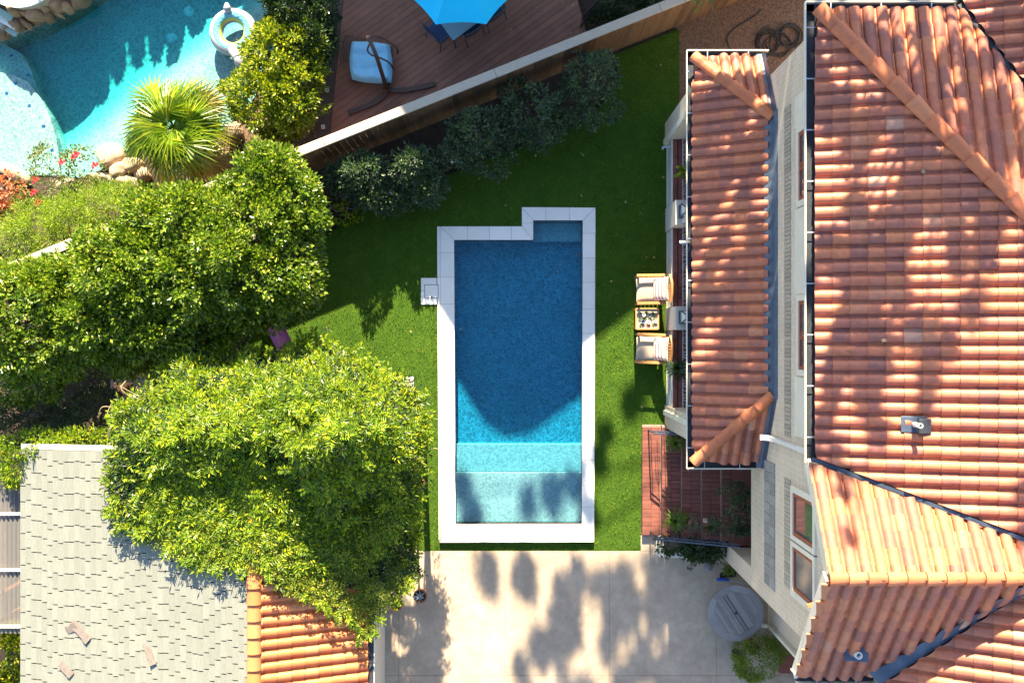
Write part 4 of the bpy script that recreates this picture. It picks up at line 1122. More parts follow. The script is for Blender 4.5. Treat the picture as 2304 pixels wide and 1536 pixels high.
# ---- gutters
def gutter(a, b, outn, name='gutter', w=.13, h=.1, par=house):
    """open box gutter from a to b, outer lip towards outn"""
    a, b = Vector(a), Vector(b); t = (b - a); L = t.length; t.normalize(); o_ = Vector((*outn, 0)); up = Vector((0, 0, 1))
    prof = [(0, h), (0, 0), (w, 0), (w, h)]
    def sweep(pr, nm, mat, p_):
        m_ = MB(); vs = [a + o_ * x + up * (z - h) for x, z in pr] + [b + o_ * x + up * (z - h) for x, z in pr]; n = len(pr)
        fs = [(i, (i + 1) % n, n + (i + 1) % n, n + i) for i in range(n)] + [tuple(range(n))[::-1], tuple(range(n, 2 * n))]
        m_.add(vs, fs); return m_.build(nm, MT[mat], p_)
    g_ = sweep([(0, 0), (w - .012, 0), (w - .012, .012), (0, .012)], name, 'gutter_in', par)
    sweep([(w - .012, -.004), (w, -.004), (w + .016, h), (w - .008, h)], 'lip', 'cream', g_)
    sweep([(-.006, 0), (0, 0), (0, h * .8), (-.006, h * .8)], 'back', 'gutter_in', g_)
    n = max(1, round(L / .85))
    for k in range(n):
        p = a + t * (L * (k + .5) / n) + o_ * w * .5; m_ = MB(); m_.box((p.x, p.y, p.z - .008), (w if abs(o_.x) > .5 else .02, .02 if abs(o_.x) > .5 else w, .006)); m_.build('strap', MT['iron_pale'], g_)
    return g_
gutter((5.06, 5.66, 7.0), (5.06, -2.02, 7.0), (-1, 0), w=.16); gutter((4.9, 5.5, 7.0), (7.42, 5.5, 7.0), (0, 1), w=.16)
gutter((EX + .01, 6.0, EZ), (EX + .01, -2.62, EZ), (-1, 0), w=.15); gutter((EX - .14, 5.85, EZ), (5.3, 5.85, EZ), (0, 1), w=.15); gutter((EX - .14, -2.47, EZ), (5.06, -2.47, EZ), (0, -1), w=.15)
gutter((4.9, -5.74, zWS(0, -5.72)), (6.25, -5.74, zWS(0, -5.72)), (0, -1))

# ---- windows of the upper storey
def window(y0, y1, z0, z1, mull=()):
    w_ = thing('window', None, None, (XW, (y0 + y1) / 2, z0)); attach(w_, house); w_.name = 'window'
    del_ = [k for k in w_.keys()]; [w_.__delitem__(k) for k in del_]
    fw = .11
    for (a, b, c, d) in ((y0 - fw, y1 + fw, z1, z1 + fw), (y0 - fw, y1 + fw, z0 - fw, z0), (y0 - fw, y0, z0, z1), (y1, y1 + fw, z0, z1)):
        hbox('surround', 'cream', XW - .05, XW + .03, a, b, c, d, w_)
    edges = [y0] + list(mull) + [y1]
    for a, b in zip(edges[:-1], edges[1:]):
        a2, b2 = a + .012, b - .012
        t = .055
        for (p, q, r, s) in ((a2, b2, z1 - t, z1), (a2, b2, z0, z0 + t), (a2, a2 + t, z0 + t, z1 - t), (b2 - t, b2, z0 + t, z1 - t)):
            hbox('sash', 'redwood', XW - .03, XW + .02, p, q, r, s, w_)
        hbox('pane', 'glass', XW - .012, XW - .004, a2 + t, b2 - t, z0 + t, z1 - t, w_)
    return w_
window(2.5, 3.72, 5.95, 6.85, [3.1]); window(-.5, .72, 5.95, 6.85, [.1])
window(-3.52, -2.74, 5.62, 6.72); window(-4.52, -3.72, 5.62, 6.72)
# brick sill bands
bme = MB(); bme.cham((0, 0, 0), (.035, .068, .36), .004); bme = bme.mesh('sill_brick'); bme.materials.append(MT['sill'])
y = 4.35
while y > -1.75:
    o = bpy.data.objects.new('sill_brick', bme); COL.objects.link(o); o.location = (XW - .003, y, 5.22); attach(o, wallW); y -= .078
y = -2.6
while y > -4.62:
    o = bpy.data.objects.new('sill_brick', bme); COL.objects.link(o); o.location = (XW - .003, y, 5.22); attach(o, wing); y -= .078
gme = MB(); gme.cham((0, 0, 0), (.03, .2, .34), .004); gme = gme.mesh('grey_block'); gme.materials.append(MT['brick_grey'])
y = -2.5
while y > -4.8:
    for z in (3.88, 4.235):
        o = bpy.data.objects.new('grey_brick', gme); COL.objects.link(o); o.location = (XW - .008, y, z); attach(o, wing)
    y -= .208
# cream wall panel between the upper windows, downpipes
hbox('wall_panel', 'cream', XW - .04, XW, .84, 2.37, 5.72, 6.9); hbox('wall_panel', 'cream', XW - .04, XW, 3.84, 4.4, 5.72, 6.9); hbox('wall_panel', 'cream', XW - .04, XW, -1.7, -.63, 5.72, 6.9)
m_ = MB(); bar(m_, [(4.95, -1.86, 6.88), (5.02, -1.88, 6.6), (5.09, -1.9, 6.0), (5.09, -1.9, 4.7), (5.04, -1.9, 4.25), (4.93, -1.9, 4.15)], .1, .07); m_.build('downpipe', MT['white'], house)
m_ = MB(); bar(m_, [(6.2, -6.85, 6.2), (6.2, -6.85, 3), (6.2, -6.85, .5), (6.14, -6.85, .32), (6.02, -6.85, .28)], .09, .07); m_.build('downpipe', MT['cream'], house)
# vent pipes and flashing on the roofs
def vent(px, py, zf, r, h, par, flash=True):
    c = P(px, py, 7.3); z = zf(c[0], c[1]); c = P(px, py, z + .1)
    z = zf(c[0], c[1])
    if flash:
        m_ = MB(); m_.cham((c[0], c[1], z + .095), (.38, .26, .02), .006, 0, Matrix.Rotation(-.26, 4, 'Y')); f_ = m_.build('vent_flashing', MT['lead'], par)
    m_ = MB(); m_.lathe([(r * .8, .02), (r, .02), (r, h), (r * .75, h), (r * .72, .06)], (c[0], c[1], z + .05), 14); m_.build('vent_pipe', MT['white'], par)
vent(2058, 955, zW, .04, .3, roof)
m_ = MB(); c = P(2076, 958, 7.5); m_.cham((c[0], c[1], zW(c[0], 0) + .1), (.2, .24, .09), .01); m_.build('vent_box', MT['gutter_in'], roof)
vent(1930, 1472, zWS, .06, .16, roofS)
# bluish ball lodged on the gable verge, broken verge tile stub
m_ = MB(); c = P(1846, 1374, 7.4); m_.lathe([(0, -.06), (.045, -.04), (.06, 0), (.045, .04), (0, .06)], c, 14); m_.build('ball_finial', MT['blue_plastic'], house)
m_ = MB(); c = P(1833, 1358, 7.3); m_.box(c, (.26, .05, .05), .25); m_.build('verge_stub', MT['cap'], house)

# ---- verandah underneath
XV = 3.78
vf = hbox('verandah_floor', 'underlay', XV + .12, XW, -2.0, 5.3, .05, .845)
pv_me = MB(); pv_me.cham((0, 0, 0), (.1, .218, .07), .004); pv_me = pv_me.mesh('edge_paver'); pv_me.materials.append(MT['paver'])
y = 5.1
while y > -1.75:
    o = bpy.data.objects.new('edge_paver', pv_me); COL.objects.link(o); o.location = (XV + .06, y, .825); attach(o, vf); y -= .225
def tilefloor(x0, x1, y0, y1, z, par, pitch=.3):
    y = y0
    mm = MB(); mm.cham((0, 0, 0), (pitch - .006, pitch - .006, .012), .002); mm = mm.mesh('floor_tile'); mm.materials.append(MT['paver'])
    while y < y1 - .1:
        x = x0
        while x < x1:
            o = bpy.data.objects.new('floor_tile', mm); COL.objects.link(o); o.location = (x + pitch / 2, y + pitch / 2, z); attach(o, par); x += pitch
        y += pitch
tilefloor(XV + .13, XV + .7, -1.7, 5.0, .85, vf)
for (ya, yb) in ((5.3, 4.75), (-1.55, -2.08)):
    hbox('end_pier', 'brick_cream', XV - .06, XV + .42, min(ya, yb), max(ya, yb), 0, 3.3)
hbox('corner_post', 'cream', XV - .10, XV - .02, 4.78, 4.9, .0, 3.32); hbox('corner_post', 'cream', XV - .10, XV - .02, -1.78, -1.66, .0, 3.32)
hbox('pier', 'render', XV - .05, XV + .4, 2.66, 3.22, 0, 1.5); hbox('pier', 'render', XV - .05, XV + .4, .27, .80, 0, 1.5)
hbox('verandah_post', 'cream', XV + .1, XV + .26, 2.7, 2.82, 1.5, 3.35)
for (ya, yb) in ((.80, 2.66), (3.22, 4.75), (-1.55, .27)):
    # lattice under the floor
    L0 = thing('lattice', None, None, (XV, (ya + yb) / 2, .1)); attach(L0, house); [L0.__delitem__(k) for k in list(L0.keys())]
    hbox('backing', 'black', XV + .05, XV + .06, ya, yb, .08, .78, L0)
    hbox('frame', 'cream', XV - .02, XV + .02, ya, yb, .08, .14, L0); hbox('frame', 'cream', XV - .02, XV + .02, ya, yb, .74, .80, L0)
    n = int((yb - ya) / .1)
    for s in (-1, 1):
        for k in range(-7, n + 7):
            yc = ya + (k + .5) * .1; d = .33
            y0_, y1_, z0_, z1_ = yc - s * d, yc + s * d, .44 - d, .44 + d
            t0, t1 = 0., 1.
            for lo_, hi_ in ((ya + .01, yb - .01),):
                ta_ = (lo_ - y0_) / (y1_ - y0_); tb_ = (hi_ - y0_) / (y1_ - y0_)
                if ta_ > tb_: ta_, tb_ = tb_, ta_
                t0 = max(t0, ta_); t1 = min(t1, tb_)
            if t1 - t0 < .08: continue
            A = Vector((XV + .008 * s, y0_ + (y1_ - y0_) * t0, z0_ + (z1_ - z0_) * t0)); B = Vector((XV + .008 * s, y0_ + (y1_ - y0_) * t1, z0_ + (z1_ - z0_) * t1))
            m_ = MB(); dd = B - A; an = math.atan2(dd.z, dd.y); m_.box((A + B) / 2, (.008, dd.length, .026), m=Matrix.Rotation(an, 4, 'X')); m_.build('slat', MT['white'], L0)
    # wrought iron balustrade
    B0 = thing('balustrade', None, None, (XV + .2, (ya + yb) / 2, .85)); attach(B0, house); [B0.__delitem__(k) for k in list(B0.keys())]
    xb = XV + .22
    for z in (.95, 1.62): 
        m_ = MB(); m_.tube([(xb, ya, z), (xb, yb, z)], .014, 6); m_.build('rail', MT['iron_pale'], B0)
    n = int((yb - ya) / .16)
    for k in range(n):
        y = ya + (k + .5) * (yb - ya) / n
        m_ = MB(); m_.tube([(xb, y, .86), (xb, y, 1.62)], .008, 5)
        if k % 2: m_.tube(smooth_pts([(xb, y - .05, 1.0), (xb, y - .07, 1.25), (xb, y - .05, 1.5), (xb, y + .05, 1.5), (xb, y + .07, 1.25), (xb, y + .05, 1.0), (xb, y - .05, 1.0)], 3), .009, 5)
        m_.build('bar', MT['iron_pale'], B0)
# wall lamp-like lanterns on the piers
for nm, yc, lab in (('upper', 2.95, 'black square lantern on the verandah pier nearer the fence'), ('lower', .55, 'black square lantern on the pier between the two armchairs')):
    t = thing('lantern', lab, 'lantern', (XV + .16, yc, 1.5), 0, 'lanterns on the verandah piers')
    m_ = MB(); m_.cham((0, 0, .02), (.3, .3, .04), .01); m_.build('base', MT['slate_metal'], t, True)
    for sx in (-1, 1):
        for sy in (-1, 1):
            m_ = MB(); m_.tube([(sx * .12, sy * .12, .04), (sx * .135, sy * .135, .3), (sx * .05, sy * .05, .42)], .016, 6); m_.build('corner_bar', MT['slate_metal'], t, True)
    m_ = MB(); vs = [(-.13, -.13, .3), (.13, -.13, .3), (.13, .13, .3), (-.13, .13, .3), (-.05, -.05, .42), (.05, -.05, .42), (.05, .05, .42), (-.05, .05, .42)]
    m_.add(vs, [(0, 1, 5, 4), (1, 2, 6, 5), (2, 3, 7, 6), (3, 0, 4, 7)]); m_.build('glass', MT['cream'], t, True)
    m_ = MB(); m_.cham((0, 0, .44), (.13, .13, .05), .02); m_.build('cap', MT['slate_metal'], t, True)
    m_ = MB(); m_.box((0, 0, .17), (.22, .22, .24)); m_.build('glass', MT['curtain'], t, True)
# security camera on the gutter
t = thing('security_camera', 'small white security camera on the verandah gutter', 'camera', P(1538, 545, 3.35))
m_ = MB(); m_.tube([P(1552, 545, 3.4), P(1540, 545, 3.36)], .02, 8); m_.build('bracket', MT['white'], t)
m_ = MB(); m_.tube([P(1541, 545, 3.36), P(1530, 545, 3.3)], [.03, .035], 10); m_.build('body', MT['white'], t)
t = thing('overflow_pipe', 'small grey bent pipe sticking out of the verandah edge', 'pipe', P(1497, 330, .8)); t.name = 'overflow_pipe'
m_ = MB(); m_.tube(smooth_pts([P(1510, 330, .7), P(1497, 330, .72), P(1492, 332, .68), P(1491, 335, .6)]), .03, 8); m_.build('pipe', MT['iron_pale'], t)

# ---- entry steps of red brick
steps = thing('brick_steps', 'broad red brick steps up to the entry under the gable', 'steps', (4, -3.4, 0))
SX = [3.16, 3.61, 4.06, 4.50, 4.93, XW + .01]; yA, yB = -4.70, -2.02
bb = MB(); bb.cham((0, 0, 0), (.216, .099, .05), .005); bb = bb.mesh('brick'); bb.materials.append(MT['paver'])
rs = random.Random(4)
for k in range(5):
    z = .17 * (k + 1)
    m_ = MB(); m_.box(((SX[k] + SX[-1] + (0)) / 2, (yA + yB) / 2, (z - .02) / 2), (SX[-1] - SX[k] - .01, yB - yA - .01, z - .04)); m_.build('step', MT['mortar'], steps)
    y = yA + .055
    while y < yB:
        for c in range(2):
            xx = SX[k] + .112 + c * .222
            if xx + .1 > SX[-1] + .03: continue
            o = bpy.data.objects.new('brick', bb); COL.objects.link(o); o.location = (xx, y, z - .025 + rs.uniform(-.002, .002)); o.rotation_euler = (0, 0, rs.uniform(-.01, .01)); attach(o, steps)
        y += .105
def handrail(label, x0, z0, x1, z1, y, nbar, name='handrail'):
    t = thing(name, label, 'handrail', (x0, y, 0), 0, 'handrails of the brick steps')
    for dz, r in ((0, .02), (-.05, .014)):
        m_ = MB(); m_.tube([(x0, y + (0 if dz == 0 else .045), z0 + dz), (x1, y + (0 if dz == 0 else .045), z1 + dz)], r, 8); m_.build('rail', MT['iron'], t)
    for k in range(nbar):
        f = (k + .5) / nbar; x = x0 + (x1 - x0) * f; zt = z0 + (z1 - z0) * f; zb = max(.1, zt - .85)
        m_ = MB(); m_.tube([(x, y, zb), (x, y, zt)], .008, 5)
        if k % 2: m_.tube(smooth_pts([(x - .04, y, zb + .2), (x - .06, y, zb + .4), (x, y, zb + .6), (x + .06, y, zb + .4), (x + .04, y, zb + .2)], 3), .007, 5)
        m_.build('baluster', MT['iron'], t)
    m_ = MB(); m_.tube([(x0 + .02, y, .1), (x0 + .02, y, z0)], .018, 7); m_.build('post', MT['iron'], t)
handrail('dark blue iron handrail along the driveway side of the brick steps', 3.34, 1.05, 5.1, 1.88, -4.6, 13)
handrail('dark blue iron handrail on the verandah side of the brick steps', 3.29, 1.05, 4.6, 1.65, -2.14, 9)

# ================================================================== GARAGE
gar = thing('garage', 'garage with a pale shingled slope and an orange tiled slope', 'garage', (-6, -5, 0))
GX, GZ = -5.18, 3.9                       # ridge
zGL = lambda x, y: GZ - .19 * (GX - x)
zGR = lambda x, y: GZ - .40 * (x - GX)
GY0, GY1 = -9.5, -2.28
gl = plane_slab([(-10.42, GY0), (GX, GY0), (GX, GY1), (-10.42, GY1)], lambda x, y: zGL(x, y) - .012, .12, 'shingle_roof', 'shingle_base', gar)
grr = plane_slab([(GX + .002, GY0), (-3.02, GY0), (-3.02, GY1), (GX + .002, GY1)], lambda x, y: zGR(x, y) - .014, .12, 'tiled_roof', 'underlay', gar)
def gbox(name, mat, x0, x1, y0, y1, z0, z1, par=gar):
    m_ = MB(); m_.box(((x0 + x1) / 2, (y0 + y1) / 2, (z0 + z1) / 2), (x1 - x0, y1 - y0, z1 - z0)); return m_.build(name, MT[mat], par)
gbox('wall', 'render', -10.1, -9.9, GY0, GY1 - .35, 0, 2.85); gbox('wall', 'render', -3.3, -3.1, GY0, GY1 - .35, 0, 2.85); gbox('wall', 'render', -9.9, -3.3, GY1 - .55, GY1 - .35, 0, 2.85)
m_ = MB(); m_.add([(-10.1, GY1 - .4, 2.85), (-3.1, GY1 - .4, 2.85), (GX, GY1 - .4, 3.75)], [(0, 1, 2)]); m_.build('gable', MT['render'], gar)
# pale barge along the north edge
def zbarge(x0, x1, y, zf, name, mat, hgt, th):
    d = Vector((x1 - x0, 0, zf(x1, 0) - zf(x0, 0))); m_ = MB(); m_.box(((x0 + x1) / 2, y, (zf(x0, 0) + zf(x1, 0)) / 2), (d.length, th, hgt), m=Matrix.Rotation(-math.atan2(d.z, d.x), 4, 'Y')); m_.build(name, MT[mat], gar)
zbarge(-10.42, GX, GY1 + .05, lambda x, y: zGL(x, 0) - .08, 'barge_board', 'cream', .12, .1); zbarge(GX, -3.0, GY1 + .04, lambda x, y: zGR(x, 0) - .08, 'barge_board', 'cream', .2, .08)
# shingles: courses across the slope, each tab a piece
sh_ang = math.atan(.19); cs = math.cos(sh_ang); expo = .128; tabs = []
rs = random.Random(19); k = 0; x = -10.43
while x < GX - .02:
    y = GY1 + rs.uniform(0, .33)
    while y > GY0:
        ln = .335; y0 = min(GY1, y); y1 = max(GY0, y - ln)
        if y0 - y1 > .05: tabs.append((x, (y0 + y1) / 2, y0 - y1 - .02))
        y -= ln
    x += expo * cs; k += 1
def tab_mesh(ln):
    m_ = MB(); L_ = expo * 1.25
    m_.add([(0, -ln / 2, .012), (L_, -ln / 2, .002), (L_, ln / 2, .002), (0, ln / 2, .012), (0, -ln / 2, 0), (0, ln / 2, 0)], [(0, 1, 2, 3), (4, 0, 3, 5)]); return m_
tme = tab_mesh(.33).mesh('shingle'); tme.materials.append(MT['shingle'])
def tab_mat(t): return Matrix.Translation((t[0], t[1], zGL(t[0], 0) + rs.uniform(0, .003))) @ Matrix.Rotation(-sh_ang, 4, 'Y')
vis = []; rest = []
for t in tabs:
    c = Vector((t[0], t[1], zGL(t[0], 0))); s = FPX / (CAMH - c.z); px, py = 1152 + c.x * s, 768 - c.y * s
    free = -20 < px < 600 and py < 1560 and not (px > 245 and py < 1010 + (px - 245) * .9 + 60 and py < 1290) and py > 1005
    (vis if free and t[2] > .3 else rest).append(t)
vis.sort(key=lambda t: -zGL(t[0], 0)); rest += vis[300:]
for t in vis[:300]:
    o = bpy.data.objects.new('shingle', tme); COL.objects.link(o); o.matrix_basis = tab_mat(t) @ Matrix.Scale(t[2] / .33, 4, (0, 1, 0)); attach(o, gl)
mr = MB()
for t in rest:
    q = tab_mesh(t[2]); M4 = tab_mat(t); mr.add([M4 @ Vector(v) for v in q.v], q.f)
o = mr.build('more_shingles', MT['shingle'], gar); o["kind"] = 'stuff'
# tiles and ridge
gt_ = [(a, b, c, grr) for a, b, c in tile_field([(GX + .1, GY0), (-3.02, GY0), (-3.02, GY1), (GX + .1, GY1)], (-3.0, GY1, zGR(-3.0, 0)), (0, -1), (-1, 0), .40, 'tile_new', seed=20)]
place_tiles(gt_, 'tile_new', grr, 250, gar, 'more_tiles', key=lambda t: t[2].y)
cap_row([(GX, GY0, GZ + .02), (GX, GY1, GZ + .02)], .14, .33, 'tile_new', grr, 'ridge_tile')
m_ = MB(); m_.box((-2.97, (GY0 + GY1) / 2, 2.95), (.1, GY1 - GY0, .1)); m_.build('gutter', MT['gutter_in'], gar)
m_ = MB(); m_.box((-2.912, (GY0 + GY1) / 2, 2.955), (.014, GY1 - GY0, .1)); m_.build('gutter_lip', MT['white'], gar)
# loose torn shingles lying on the roof
def torn(label, px, py, ln, wd, rot, seed):
    z = 3.3; c = P(px, py, z); z = zGL(c[0], 0); c = P(px, py, z + .02); r_ = random.Random(seed)
    n = 7; top = [(-ln / 2 + ln * i / n, wd / 2 + r_.uniform(-.012, .012)) for i in range(n + 1)]; bot = [(ln / 2 - ln * i / n, -wd / 2 + r_.uniform(-.012, .012)) for i in range(n + 1)]
    m_ = MB(); m_.prism(top + bot, 0, .012); o = m_.build('torn_shingle', MT['torn']); o.location = (c[0], c[1], zGL(c[0], 0) + .02); o.rotation_euler = (0, -sh_ang, rot)
    tag(o, label, 'shingle', 'torn shingles lying on the garage roof')
MT['torn'] = M('torn_shingle_grey', (.17, .145, .13), (.115, .095, .085), 9, .9, fine=.2)
torn('longest torn shingle strip lying on the pale shingle roof', 180, 1420, .55, .16, -.75, 1)
torn('short torn shingle scrap touching the longest strip', 160, 1413, .25, .16, .5, 2)
torn('torn shingle strip nearest the orange ridge tiles', 337, 1470, .46, .13, -1.15, 3)
torn('torn brown shingle scrap nearest the bottom edge of the roof', 148, 1506, .36, .15, -.75, 4)

# ================================================================== POLYCARBONATE LEAN-TO
ln = thing('lean_to', 'translucent corrugated lean-to roof on white beams beside the garage', 'lean-to', (-11.3, -4.4, 0))
m, n_, l_, b_ = newmat('polycarbonate'); setp(b_, Base_Color=(.20, .19, .18, 1), Roughness=.3, Alpha=.6); MT['poly'] = m
vs = []; nx = 130
for i in range(nx + 1):
    x = -13.2 + 2.75 * i / nx; z = 2.62 + .022 * math.sin(i / nx * 2.75 / .095 * 2 * PI)
    vs += [(x, -2.45, z), (x, -6.28, z)]
m_ = MB(); m_.add(vs, [(2 * i, 2 * i + 2, 2 * i + 3, 2 * i + 1) for i in range(nx)], True); m_.build('corrugated_sheet', MT['poly'], ln)
for y in (1155, 1281, 1408):
    c = P2(20, y, 2.66); m_ = MB(); m_.box((-11.8, c[1], 2.67), (2.75, .06, .03)); m_.build('batten', MT['white'], ln)
for x in (-12.4, -11.2):
    m_ = MB(); m_.box((x, -4.3, 2.5), (.07, 3.8, .12)); m_.build('rafter', MT['teak'], ln)
    m_ = MB(); m_.box((x, -6.1, 1.2), (.09, .09, 2.45)); m_.build('post', MT['teak'], ln)
    m_ = MB(); m_.box((x, -2.7, 1.2), (.09, .09, 2.45)); m_.build('post', MT['teak'], ln)
m_ = MB(); m_.box((-11.4, -5.6, 2.2), (2.1, .07, .07), .5); m_.build('brace', MT['teak'], ln)

# ================================================================== PLANTS
def LB(px, py, z, r, ry=None, rz=None):
    c = P2(px, py, z); s = (CAMH - z) / FPX
    return (c[0], c[1], z, r * s, (ry or r) * s, rz if rz else r * s * .8)
# -- clipped trees along the fence
HG = 'dense evergreen trees along the fence'
def lobz(lst): return [LB(*q) for q in lst]
tree('evergreen_tree', 'largest dense evergreen tree, glossy leaves, right end near the lawn', 'tree', (*P2(530, 600, 0), 0),
     lobz([(540, 560, 2.7, 150, 140, 1.2), (620, 470, 2.7, 90, 90, .95), (610, 400, 2.9, 65, 60, .7), (450, 505, 2.8, 110, 70, 1.0), (640, 610, 2.4, 80, 95, 1.1), (540, 665, 2.2, 110, 70, 1.0), (440, 620, 2.7, 110, 110, 1.1), (660, 440, 2.9, 45, 45, .5), (370, 480, 2.8, 70, 45, .7), (430, 735, 1.9, 100, 60, .9)]),
     MT['l_hedge'], 2500, 20, .16, .1, .06, 21, .13, HG, 1.0)
tree('evergreen_tree', 'dense evergreen tree in the middle of the fence row, between two others', 'tree', (*P2(280, 700, 0), 0),
     lobz([(290, 620, 2.7, 130, 110, 1.1), (335, 562, 2.7, 80, 55, .8), (230, 700, 2.5, 120, 100, 1.1), (360, 710, 2.3, 110, 90, 1.1), (290, 770, 1.9, 110, 60, .9), (400, 770, 1.8, 90, 60, .8), (250, 592, 2.7, 75, 45, .8)]),
     MT['l_hedge'], 1900, 20, .16, .1, .06, 22, .12, HG, 1.0)
tree('evergreen_tree', 'dense evergreen tree at the left edge of the picture by the dark gap', 'tree', (*P2(60, 760, 0), 0),
     lobz([(60, 720, 2.6, 130, 120, 1.2), (120, 652, 2.7, 85, 52, .8), (20, 668, 2.7, 85, 60, .9), (130, 780, 2.1, 100, 70, 1.0), (40, 840, 1.9, 100, 60, .9), (-40, 720, 2.6, 100, 120, 1.1), (180, 660, 2.6, 80, 70, .8)]),
     MT['l_hedge'], 1650, 20, .16, .1, .06, 23, .12, HG, .9)
# -- golden bush and dark bush beside the deck
tree('golden_bush', 'rounded yellow-green bush between the turquoise pool and the deck', 'bush', (*P2(625, 190, 0), 0),
     lobz([(640, 130, 1.5, 75, 75, .7), (600, 215, 1.35, 76, 74, .7), (660, 215, 1.4, 60, 75, .7), (562, 215, 1.1, 48, 46, .5), (630, 260, 1.0, 70, 45, .5), (632, 85, 1.5, 42, 40, .5), (690, 160, 1.3, 35, 50, .5)]),
     MT['l_bush'], 950, 18, .12, .10, .05, 24, .06, None, .15, .2, .7)
tree('dark_bush', 'dark green bush above the yellow-green bush at the deck edge', 'bush', (*P2(670, 40, 0), 0),
     lobz([(670, 30, 1.5, 65, 70, .7), (700, 90, 1.3, 45, 60, .7), (650, -40, 1.6, 75, 60, .8), (715, 10, 1.2, 35, 60, .6)]),
     MT['l_dark'], 620, 16, .13, .09, .05, 25, .06, None, .15, .2, .7)
# -- shrubs in the shaded bed along the fence
SHG = 'grey-green shrubs along the lawn side of the fence'
for i, (q, lab, sd) in enumerate([
    ([(815, 390, 1.15, 55, 48, .6), (850, 440, .85, 52, 40, .5), (775, 405, 1.0, 36, 34, .5), (890, 450, .7, 40, 32, .4)], 'shrub nearest the big evergreen trees in the fence bed', 41),
    ([(925, 370, 1.2, 52, 42, .62), (960, 420, .85, 40, 38, .5), (900, 420, .85, 40, 36, .5), (975, 370, .9, 32, 34, .45)], 'shrub with a sunlit top, second along the fence bed', 42),
    ([(1070, 300, 1.3, 60, 55, .75), (1105, 345, 1.0, 50, 45, .6), (1035, 340, 1.0, 45, 45, .6)], 'middle shrub of the five in the fence bed', 43),
    ([(1195, 245, 1.3, 60, 55, .75), (1220, 290, 1.0, 50, 45, .6), (1160, 280, 1.0, 40, 45, .6), (1165, 215, 1.2, 35, 30, .5)], 'fourth shrub along the fence bed, beside the last one', 44),
    ([(1330, 180, 1.4, 62, 55, .8), (1300, 230, 1.0, 55, 50, .6), (1345, 240, 1.0, 50, 48, .6)], 'last shrub of the fence bed, nearest the house', 45)]):
    c = q[0]; tree('shrub', lab, 'shrub', (*P2(c[0], c[1] + 20, 0), .0), lobz([(x, y, z, r * rs.uniform(.72, .95), r2 * rs.uniform(.72, .95), h * rs.uniform(.8, 1.15)) for x, y, z, r, r2, h in q]), MT['l_shrub'], 250, 15, .13, .09, .042, sd, .04, SHG, .1, .35, .7)
for lab, px, py in (('white garden globe light between the first two shrubs', 878, 434), ('white garden globe light beside the middle shrub', 1017, 363), ('white garden globe light nearest the house in the fence bed', 1147, 315)):
    t = thing('garden_light', lab, 'garden light', (*P2(px, py, .6), 0), 0, 'globe lights in the fence bed')
    c = P2(px, py, .6); m_ = MB(); m_.lathe([(0, -.045), (.03, -.035), (.045, 0), (.03, .035), (0, .045)], (c[0], c[1], .62), 16); m_.build('globe', MT['globe'], t)
    m_ = MB(); m_.tube([(c[0], c[1], 0), (c[0], c[1], .58)], .01, 6); m_.build('stake', MT['slate_metal'], t)

# -- fan palm
palm = thing('fan_palm', 'bright green fan palm beside the turquoise pool', 'palm', (*P2(395, 290, 0), 0))
pc = Vector(P(392, 288, 1.35)); m_ = MB(); m_.tube([(pc.x, pc.y, 0), (pc.x + .02, pc.y, .7), (pc.x, pc.y, 1.35)], [.13, .11, .09], 10); m_.build('trunk', MT['bark'], palm)
rg = np.random.default_rng(3)
for k in range(19):
    az = k * 2.39996 + rg.uniform(-.2, .2); tier = k / 18
    el = R(62 - 74 * tier + rg.uniform(-5, 5)); d = Vector((math.cos(az) * math.cos(el), math.sin(az) * math.cos(el), math.sin(el)))
    plen = .16 + .68 * tier; hub = pc + d * plen
    hz = Vector((d.x, d.y, 0)).normalized(); fd = (d * .5 + hz * .5 + Vector((0, 0, -.15 - .55 * tier * rg.uniform(.4, 1.3)))).normalized(); sd = fd.cross(Vector((0, 0, 1))).normalized(); up = sd.cross(fd)
    tw_ = rg.uniform(-.6, .6); sd, up = sd * math.cos(tw_) + up * math.sin(tw_), up * math.cos(tw_) - sd * math.sin(tw_)
    mbp = MB(); mbp.tube([pc, (pc + hub) / 2 + Vector((0, 0, .04)), hub], [.02, .015, .012], 5)
    ns = 30; Ls = .98 * rg.uniform(.9, 1.08)
    for s in range(ns):
        f_ = s / (ns - 1) * 2 - 1; a = R(112) * f_; dd = (fd * math.cos(a) + sd * math.sin(a)); L = Ls * (1 - .30 * abs(f_) ** 1.5) * rg.uniform(.94, 1.05)
        w = .5 * L * R(224) / ns * .5; q = dd.cross(up).normalized()
        p0 = hub; p1 = hub + dd * L * .42 + up * .05 * (1 - abs(f_)); p2 = hub + dd * L + Vector((0, 0, -(.12 + .22 * tier) * L)) 
        z_ = .018 * (1 if s % 2 else -1)
        mbp.add([p0, p1 + q * w + up * z_, p1 - up * z_, p1 - q * w + up * z_, p2], [(0, 1, 2), (0, 2, 3), (1, 4, 2), (2, 4, 3)])
    mbp.build('frond', MT['l_palm_old' if k in (16, 18) else 'l_palm'], palm)

